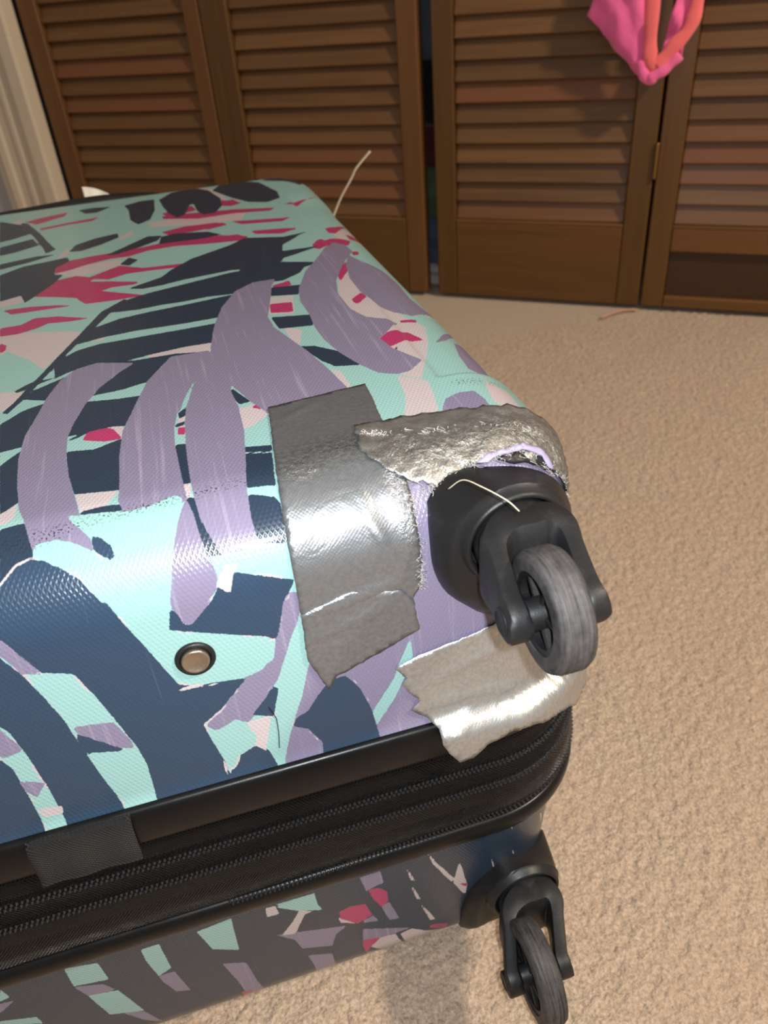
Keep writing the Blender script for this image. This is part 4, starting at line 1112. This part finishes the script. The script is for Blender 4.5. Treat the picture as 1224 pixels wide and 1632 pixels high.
def caster(coll, axle, R_, ring, low, label):
    h_ = housing('wheel_housing', ring, coll, low, label)
    sp_, th = 0.0148, 0.0088
    f_ = cpart('fork', fork_mesh(coll, axle, sp_, th), M['dusty'], h_)
    weighted(f_, 40)
    nk = cpart('swivel_neck', lathe('swivel_neck', [(0.0, 0.008), (0.0182, 0.008), (0.0184, 0.0), (0.0182, -0.004), (0.0176, -0.008), (0.0160, -0.0115), (0.010, -0.013), (0, -0.013)], (0, 1, 0), coll, 48, False), M['dusty'], h_)
    ax = Vector((1, 0, 0))
    for k in (-1, 1):
        cpart('axle_cap', lathe('axle_cap', [(0.0, 0.0001), (0.0042, 0.0001), (0.0045, 0.0004), (0.0049, 0.0005), (0.0054, 0.0003), (0.0056, -0.002), (0.0, -0.002)], ax * k, Vector(axle) + ax * k * (sp_ + th / 2), 28, False), M['plastic'], h_)
    w2 = 0.0070
    k = R_ - 0.0075
    prof = [(k, -w2), (R_ - 0.0035, -w2), (R_ - 0.0012, -w2 + 0.0008), (R_ - 0.0002, -w2 + 0.0026)]
    for g in (-0.0030, -0.0010, 0.0010, 0.0030):
        prof += [(R_, g - 0.0007), (R_ - 0.00035, g), (R_, g + 0.0007)]
    prof += [(R_ - 0.0002, w2 - 0.0026), (R_ - 0.0012, w2 - 0.0008), (R_ - 0.0035, w2), (k, w2)]
    cpart('tyre', lathe('tyre', prof, ax, axle, 72, True), M['tyre'], h_)
    # spoked hub
    bm = bmesh.new()
    def add(me):
        bm.from_mesh(me); bpy.data.meshes.remove(me)
    add(lathe('t', [(k + 0.0004, -w2 + 0.0006), (k + 0.0004, w2 - 0.0006), (k - 0.0022, w2 - 0.0012), (k - 0.0026, 0), (k - 0.0022, -w2 + 0.0012)], ax, axle, 64, True))
    add(lathe('t', [(0.0, -w2 - 0.003), (0.0058, -w2 - 0.003), (0.0062, -w2), (0.0062, w2), (0.0058, w2 + 0.003), (0.0, w2 + 0.003)], ax, axle, 28, False))
    add(lathe('t', [(0.004, -0.0008), (k - 0.001, -0.0008), (k - 0.001, 0.0008), (0.004, 0.0008)], ax, axle, 48, True))
    for j in range(6):
        a = 2 * math.pi * j / 6 + 0.3
        sm = box_mesh('t', 2 * (w2 - 0.0016), 0.0022, k - 0.005, 0.0004)
        sm.transform(Matrix.Translation(Vector(axle)) @ Matrix.Rotation(a, 4, 'X') @ Matrix.Translation((0, 0, (k - 0.005) / 2 + 0.004)))
        add(sm)
    me = bpy.data.meshes.new('hub'); bm.to_mesh(me); bm.free()
    weighted(cpart('hub', me, M['plastic'], h_), 35)
    return h_
RING_UP = [(77.5, 247.4), (75.8, 234), (76.3, 217), (81, 204), (89.6, 194.5), (98.4, 187), (114, 182.0), (148, 184), (180, 200), (198, 222), (196, 241), (180, 251), (162, 253), (140, 254), (124, 255), (108, 256), (95.6, 258), (84.7, 255)]
RING_LO = [(84.8, 240), (84.2, 222), (85.5, 206), (90.5, 189), (100.5, 175), (118, 167), (142, 176), (172, 206), (190, 240), (180, 262), (155, 266), (128, 262), (105, 258), (90, 252)]
mir = lambda ring: [(2 * XC * 1000 - a, b) for a, b in ring][::-1]
caster((0.1065, 0.2240, 0.3555), (0.1010, 0.1840, 0.3550), 0.0232, RING_UP, False, 'upper wheel housing poking through the taped corner')
caster((0.1210, 0.2255, 0.0770), (0.1075, 0.1840, 0.0790), 0.0280, RING_LO, True, 'lower wheel housing')
# the two casters of the other corner, out of frame to the left
caster((2 * XC - 0.1065, 0.2240, 0.3555), (2 * XC - 0.1065, 0.1840, 0.3525), 0.0232, mir(RING_UP), False, 'wheel housing at the far left corner, upper')
caster((2 * XC - 0.1225, 0.2255, 0.0760), (2 * XC - 0.1225, 0.1840, 0.0760), 0.0260, mir(RING_LO), True, 'wheel housing at the far left corner, lower')

# ---- duct tape
_b = TAPES['B']
TAPES['B'] = _b[:6] + [(163, 290), (190, 286), (216, 277), (236, 262), (246, 236), (238, 214), (222, 206), (204, 214), (202, 238), (186, 252), (168, 256), (148, 257)] + _b[13:]
def tape(name, poly, mat, base, amp, freq, seed, wear_spots, label, rag=1.2, step=2.4, creases=()):
    r = random.Random(seed)
    # ragged outline
    Q = np.asarray(poly, float)
    out = []
    for a, b in zip(Q, np.roll(Q, -1, 0)):
        n = max(1, int(np.linalg.norm(b - a) / 2.2))
        for i in range(n):
            p_ = a + (b - a) * i / n
            out.append((p_[0] + r.uniform(-rag, rag) * (0.5 if i else 0.2), p_[1] + r.uniform(-rag, rag) * (0.5 if i else 0.2)))
    nb = len(out)
    lo_, hi_ = Q.min(0), Q.max(0)
    gx = np.arange(lo_[0], hi_[0], step); gy = np.arange(lo_[1], hi_[1], step)
    G = np.array([(x + (step / 2 if k % 2 else 0) + r.uniform(-.3, .3), y + r.uniform(-.3, .3)) for k, y in enumerate(gy) for x in gx])
    G = G[poly_sdf(G, out) > step * 0.55]
    pts = [Vector(p_) for p_ in out] + [Vector(p_) for p_ in G]
    res = mgeo.delaunay_2d_cdt(pts, [(i, (i + 1) % nb) for i in range(nb)], [], 1, 1e-6)
    vs, fs = res[0], res[2]
    UV = np.array([(v[0], v[1]) for v in vs])
    ds = poly_sdf(UV, out)
    off = np.zeros(len(UV)); wear = np.zeros(len(UV))
    for i, (x, y) in enumerate(UV):
        n1 = mnoise.noise(Vector((x * freq, y * freq, seed)))
        n2 = mnoise.noise(Vector((x * freq * 2.3 + 4, y * freq * 2.3, seed + 9)))
        o_ = base + amp * ((1 - abs(n1) * 2.2) * 0.6 + n2 * 0.35)
        for (x0, y0, x1, y1, h_, w_) in creases:
            dx, dy = x1 - x0, y1 - y0
            t_ = max(0, min(1, ((x - x0) * dx + (y - y0) * dy) / (dx * dx + dy * dy)))
            q = math.hypot(x - x0 - dx * t_, y - y0 - dy * t_)
            o_ += h_ * math.exp(-(q / w_) ** 2) * math.sin(math.pi * (0.08 + 0.84 * t_))
        wv = 0.0
        for (x0, y0, rx, ry) in wear_spots:
            wv = max(wv, math.exp(-((x - x0) / rx) ** 2 - ((y - y0) / ry) ** 2))
        wear[i] = wv
        o_ += 0.9 * wv * (mnoise.noise(Vector((x * 0.9, y * 0.9, seed))) * 0.7)
        off[i] = max(o_, 0.35)
    off *= 0.001
    d, _, _ = plan_sdf(UV[:, 0] / 1000, UV[:, 1] / 1000)
    off += 0.0066 * smooth(D_MAX - 0.016, D_MAX - 0.008, d)
    P = shell_point(UV[:, 0] / 1000, UV[:, 1] / 1000, off)
    me = mesh(name, P, [f for f in fs], True, UV / 1000)
    fix_normals(me)
    me.attributes.new('wear', 'FLOAT', 'POINT').data.foreach_set('value', wear.astype(np.float32))
    o = cpart(name, me, mat, None, label)
    md = o.modifiers.new('thickness', 'SOLIDIFY'); md.thickness = 0.00030; md.offset = 1.0
    return o
tape('duct_tape', TAPES['A'], M['tape'], 0.7, 0.22, 0.05, 3, [(50, 283, 26, 9), (30, 275, 12, 7), (68, 262, 5, 30)], 'broad silver tape strip over the lid edge', 0.4, creases=[(50, 262, 58, 225, 0.9, 1.5), (44, 255, 62, 228, 0.7, 1.4), (56, 270, 70, 232, 0.6, 1.5), (22, 208, 62, 216, 1.6, 2.2), (20, 200, 50, 206, 1.0, 1.8), (30, 318, 50, 330, 0.8, 1.4)])
tape('duct_tape', TAPES['D'], M['tape'], 1.4, 0.25, 0.05, 12, [], 'loose lower end of the silver tape strip', 0.9, creases=[(20, 196, 60, 206, 1.3, 2.0), (22, 188, 40, 192, 0.8, 1.6)])
tape('duct_tape', TAPES['B'], M['tape2'], 1.4, 1.5, 0.10, 21, [(95, 268, 30, 10), (125, 272, 25, 12), (165, 270, 30, 22), (75, 272, 16, 10)], 'frayed silver tape round the wheel corner', 2.2, 2.0)
tape('duct_tape', TAPES['C'], M['tape3'], 1.0, 1.1, 0.055, 33, [], 'crumpled silver tape below the upper wheel', 0.7, creases=[(58, 150, 120, 170, 1.5, 2.6), (62, 140, 130, 140, 1.8, 3.0), (80, 130, 150, 145, 1.2, 2.4), (75, 120, 92, 135, 1.4, 2.0), (90, 118, 170, 130, 1.0, 2.5)])

# the broken rim of the shell above the wheel: the hole's darkness laid on as a black patch, and lifted splinters
def splinter(name, poly, mat, lift, label, seed):
    o = tape(name, poly, mat, lift, 0.7, 0.25, seed, [], label, 1.3, 1.2)
    o.modifiers['thickness'].thickness = 0.0009
    return o
splinter('crack_dark_patch', [(112, 258.5), (120, 261), (130, 262), (139, 260), (146, 256), (138, 255.5), (128, 257), (118, 256.5)], M['plastic'], 1.0, 'black patch for the dark inside the broken shell rim', 41)
splinter('shell_splinter', [(102, 258.5), (110, 262), (119, 263), (126, 266), (135, 265), (141, 261), (143, 256.5), (139, 257), (136, 261.5), (128, 262.5), (120, 261), (112, 259.5), (107, 257.5)], M['splinter'], 1.9, 'lavender splinter of the broken shell rim', 42)
# loose fibres along the torn tape edges
def fray(polyline, count, length, seed, lift):
    r = random.Random(seed)
    Q = np.asarray(polyline, float)
    V, F = [], []
    for _ in range(count):
        k = r.randrange(len(Q) - 1)
        t_ = r.random()
        u0 = Q[k] + (Q[k + 1] - Q[k]) * t_
        a = r.uniform(0, 2 * math.pi)
        L = length * r.uniform(0.4, 1.3)
        pts = []
        for i in range(4):
            f = i / 3
            uu = u0 + np.array([math.cos(a + f * r.uniform(-1, 1)), math.sin(a)]) * L * f
            pts.append(Vector(shell_point(uu[0] / 1000, uu[1] / 1000, 0.001 * (1.6 + lift * f * r.uniform(0.2, 1.2)))))
        w_ = 0.00013
        for i in range(3):
            b = len(V)
            for p_ in (pts[i], pts[i + 1]):
                V += [p_ + Vector((w_, 0, 0)), p_ + Vector((-w_, 0, w_)), p_ + Vector((-w_, 0, -w_))]
            F += [(b, b + 1, b + 4, b + 3), (b + 1, b + 2, b + 5, b + 4), (b + 2, b, b + 3, b + 5)]
    o = cpart('frayed_fibres', mesh('frayed_fibres', V, F), M['fray'], None, 'frayed fibres at the torn tape edge')
    return tag(o, kind='stuff')
fray([(77, 252), (84, 251), (92, 256), (104, 258), (116, 261), (126, 261), (140, 256), (160, 258), (186, 252), (202, 238), (204, 220)], 260, 3.2, 5, 2.0)
fray([(72, 257), (71, 240), (71, 222), (70, 208)], 90, 2.6, 6, 1.4)
fray([(60, 290), (72, 284), (88, 279), (104, 278), (124, 274), (142, 272)], 150, 3.0, 8, 1.0)

# ------------------------------------------------------------------ small loose things
def loose(name, pts, r, mat, label, cat, n=6, flat=1.0):
    P = spline(pts, 8)
    base = Vector(P[0])
    me = tube(name, [Vector(q) - base for q in P], r, n, flat)
    o = link(name, me, None, mat, base)
    return tag(o, label, cat)
loose('thread', [(0.0815, 0.2360, 0.3795), (0.0850, 0.2290, 0.3870), (0.0880, 0.2180, 0.3900), (0.0935, 0.2080, 0.3890), (0.0970, 0.2045, 0.3855)], 0.00022, M['fibre'], 'stiff pale thread curling over the upper wheel housing', 'thread')
loose('hair', [tuple(near_wall(x, z)[0] + Vector((0, -0.0004, 0))) for x, z in ((-0.0040, 0.2830), (-0.0022, 0.2770), (-0.0018, 0.2745), (-0.0022, 0.2660), (-0.0034, 0.2570))], 0.00022, M['hair'], 'short black hair stuck to the near end below the stud', 'hair')
loose('plastic_strip', [(0.140, 0.985, 0.004), (0.150, 0.990, 0.12), (0.178, 0.995, 0.245), (0.207, 1.0, 0.305), (0.230, 1.0, 0.338), (0.2375, 1.0, 0.349), (0.2568, 1.0, 0.366)], 0.0030, M['cream'], 'thin cream plastic strip standing up behind the suitcase', 'strip', 6, 0.4)
loose('ribbon', [(0.718, 1.200, 0.0015), (0.740, 1.206, 0.003), (0.770, 1.212, 0.003), (0.795, 1.205, 0.003)], 0.0035, M['strand'], 'short pink strand on the carpet at the foot of the doors', 'ribbon', 6, 0.35)
def paper():
    n = 8
    P = np.zeros((n, n, 3))
    for i in range(n):
        for j in range(n):
            u_, v_ = i / (n - 1), j / (n - 1)
            P[i, j] = (-0.05 + 0.028 * u_, 0.012 * math.sin(u_ * 3), 0.3715 * v_ - 0.012 * u_ * v_)
    o = link('paper_sheet', grid_mesh('paper_sheet', P), None, M['paper'], (-0.036, 0.985, 0.0))
    md = o.modifiers.new('thickness', 'SOLIDIFY'); md.thickness = 0.002
    tag(o, 'white card standing behind the far edge of the suitcase', 'card')
paper()
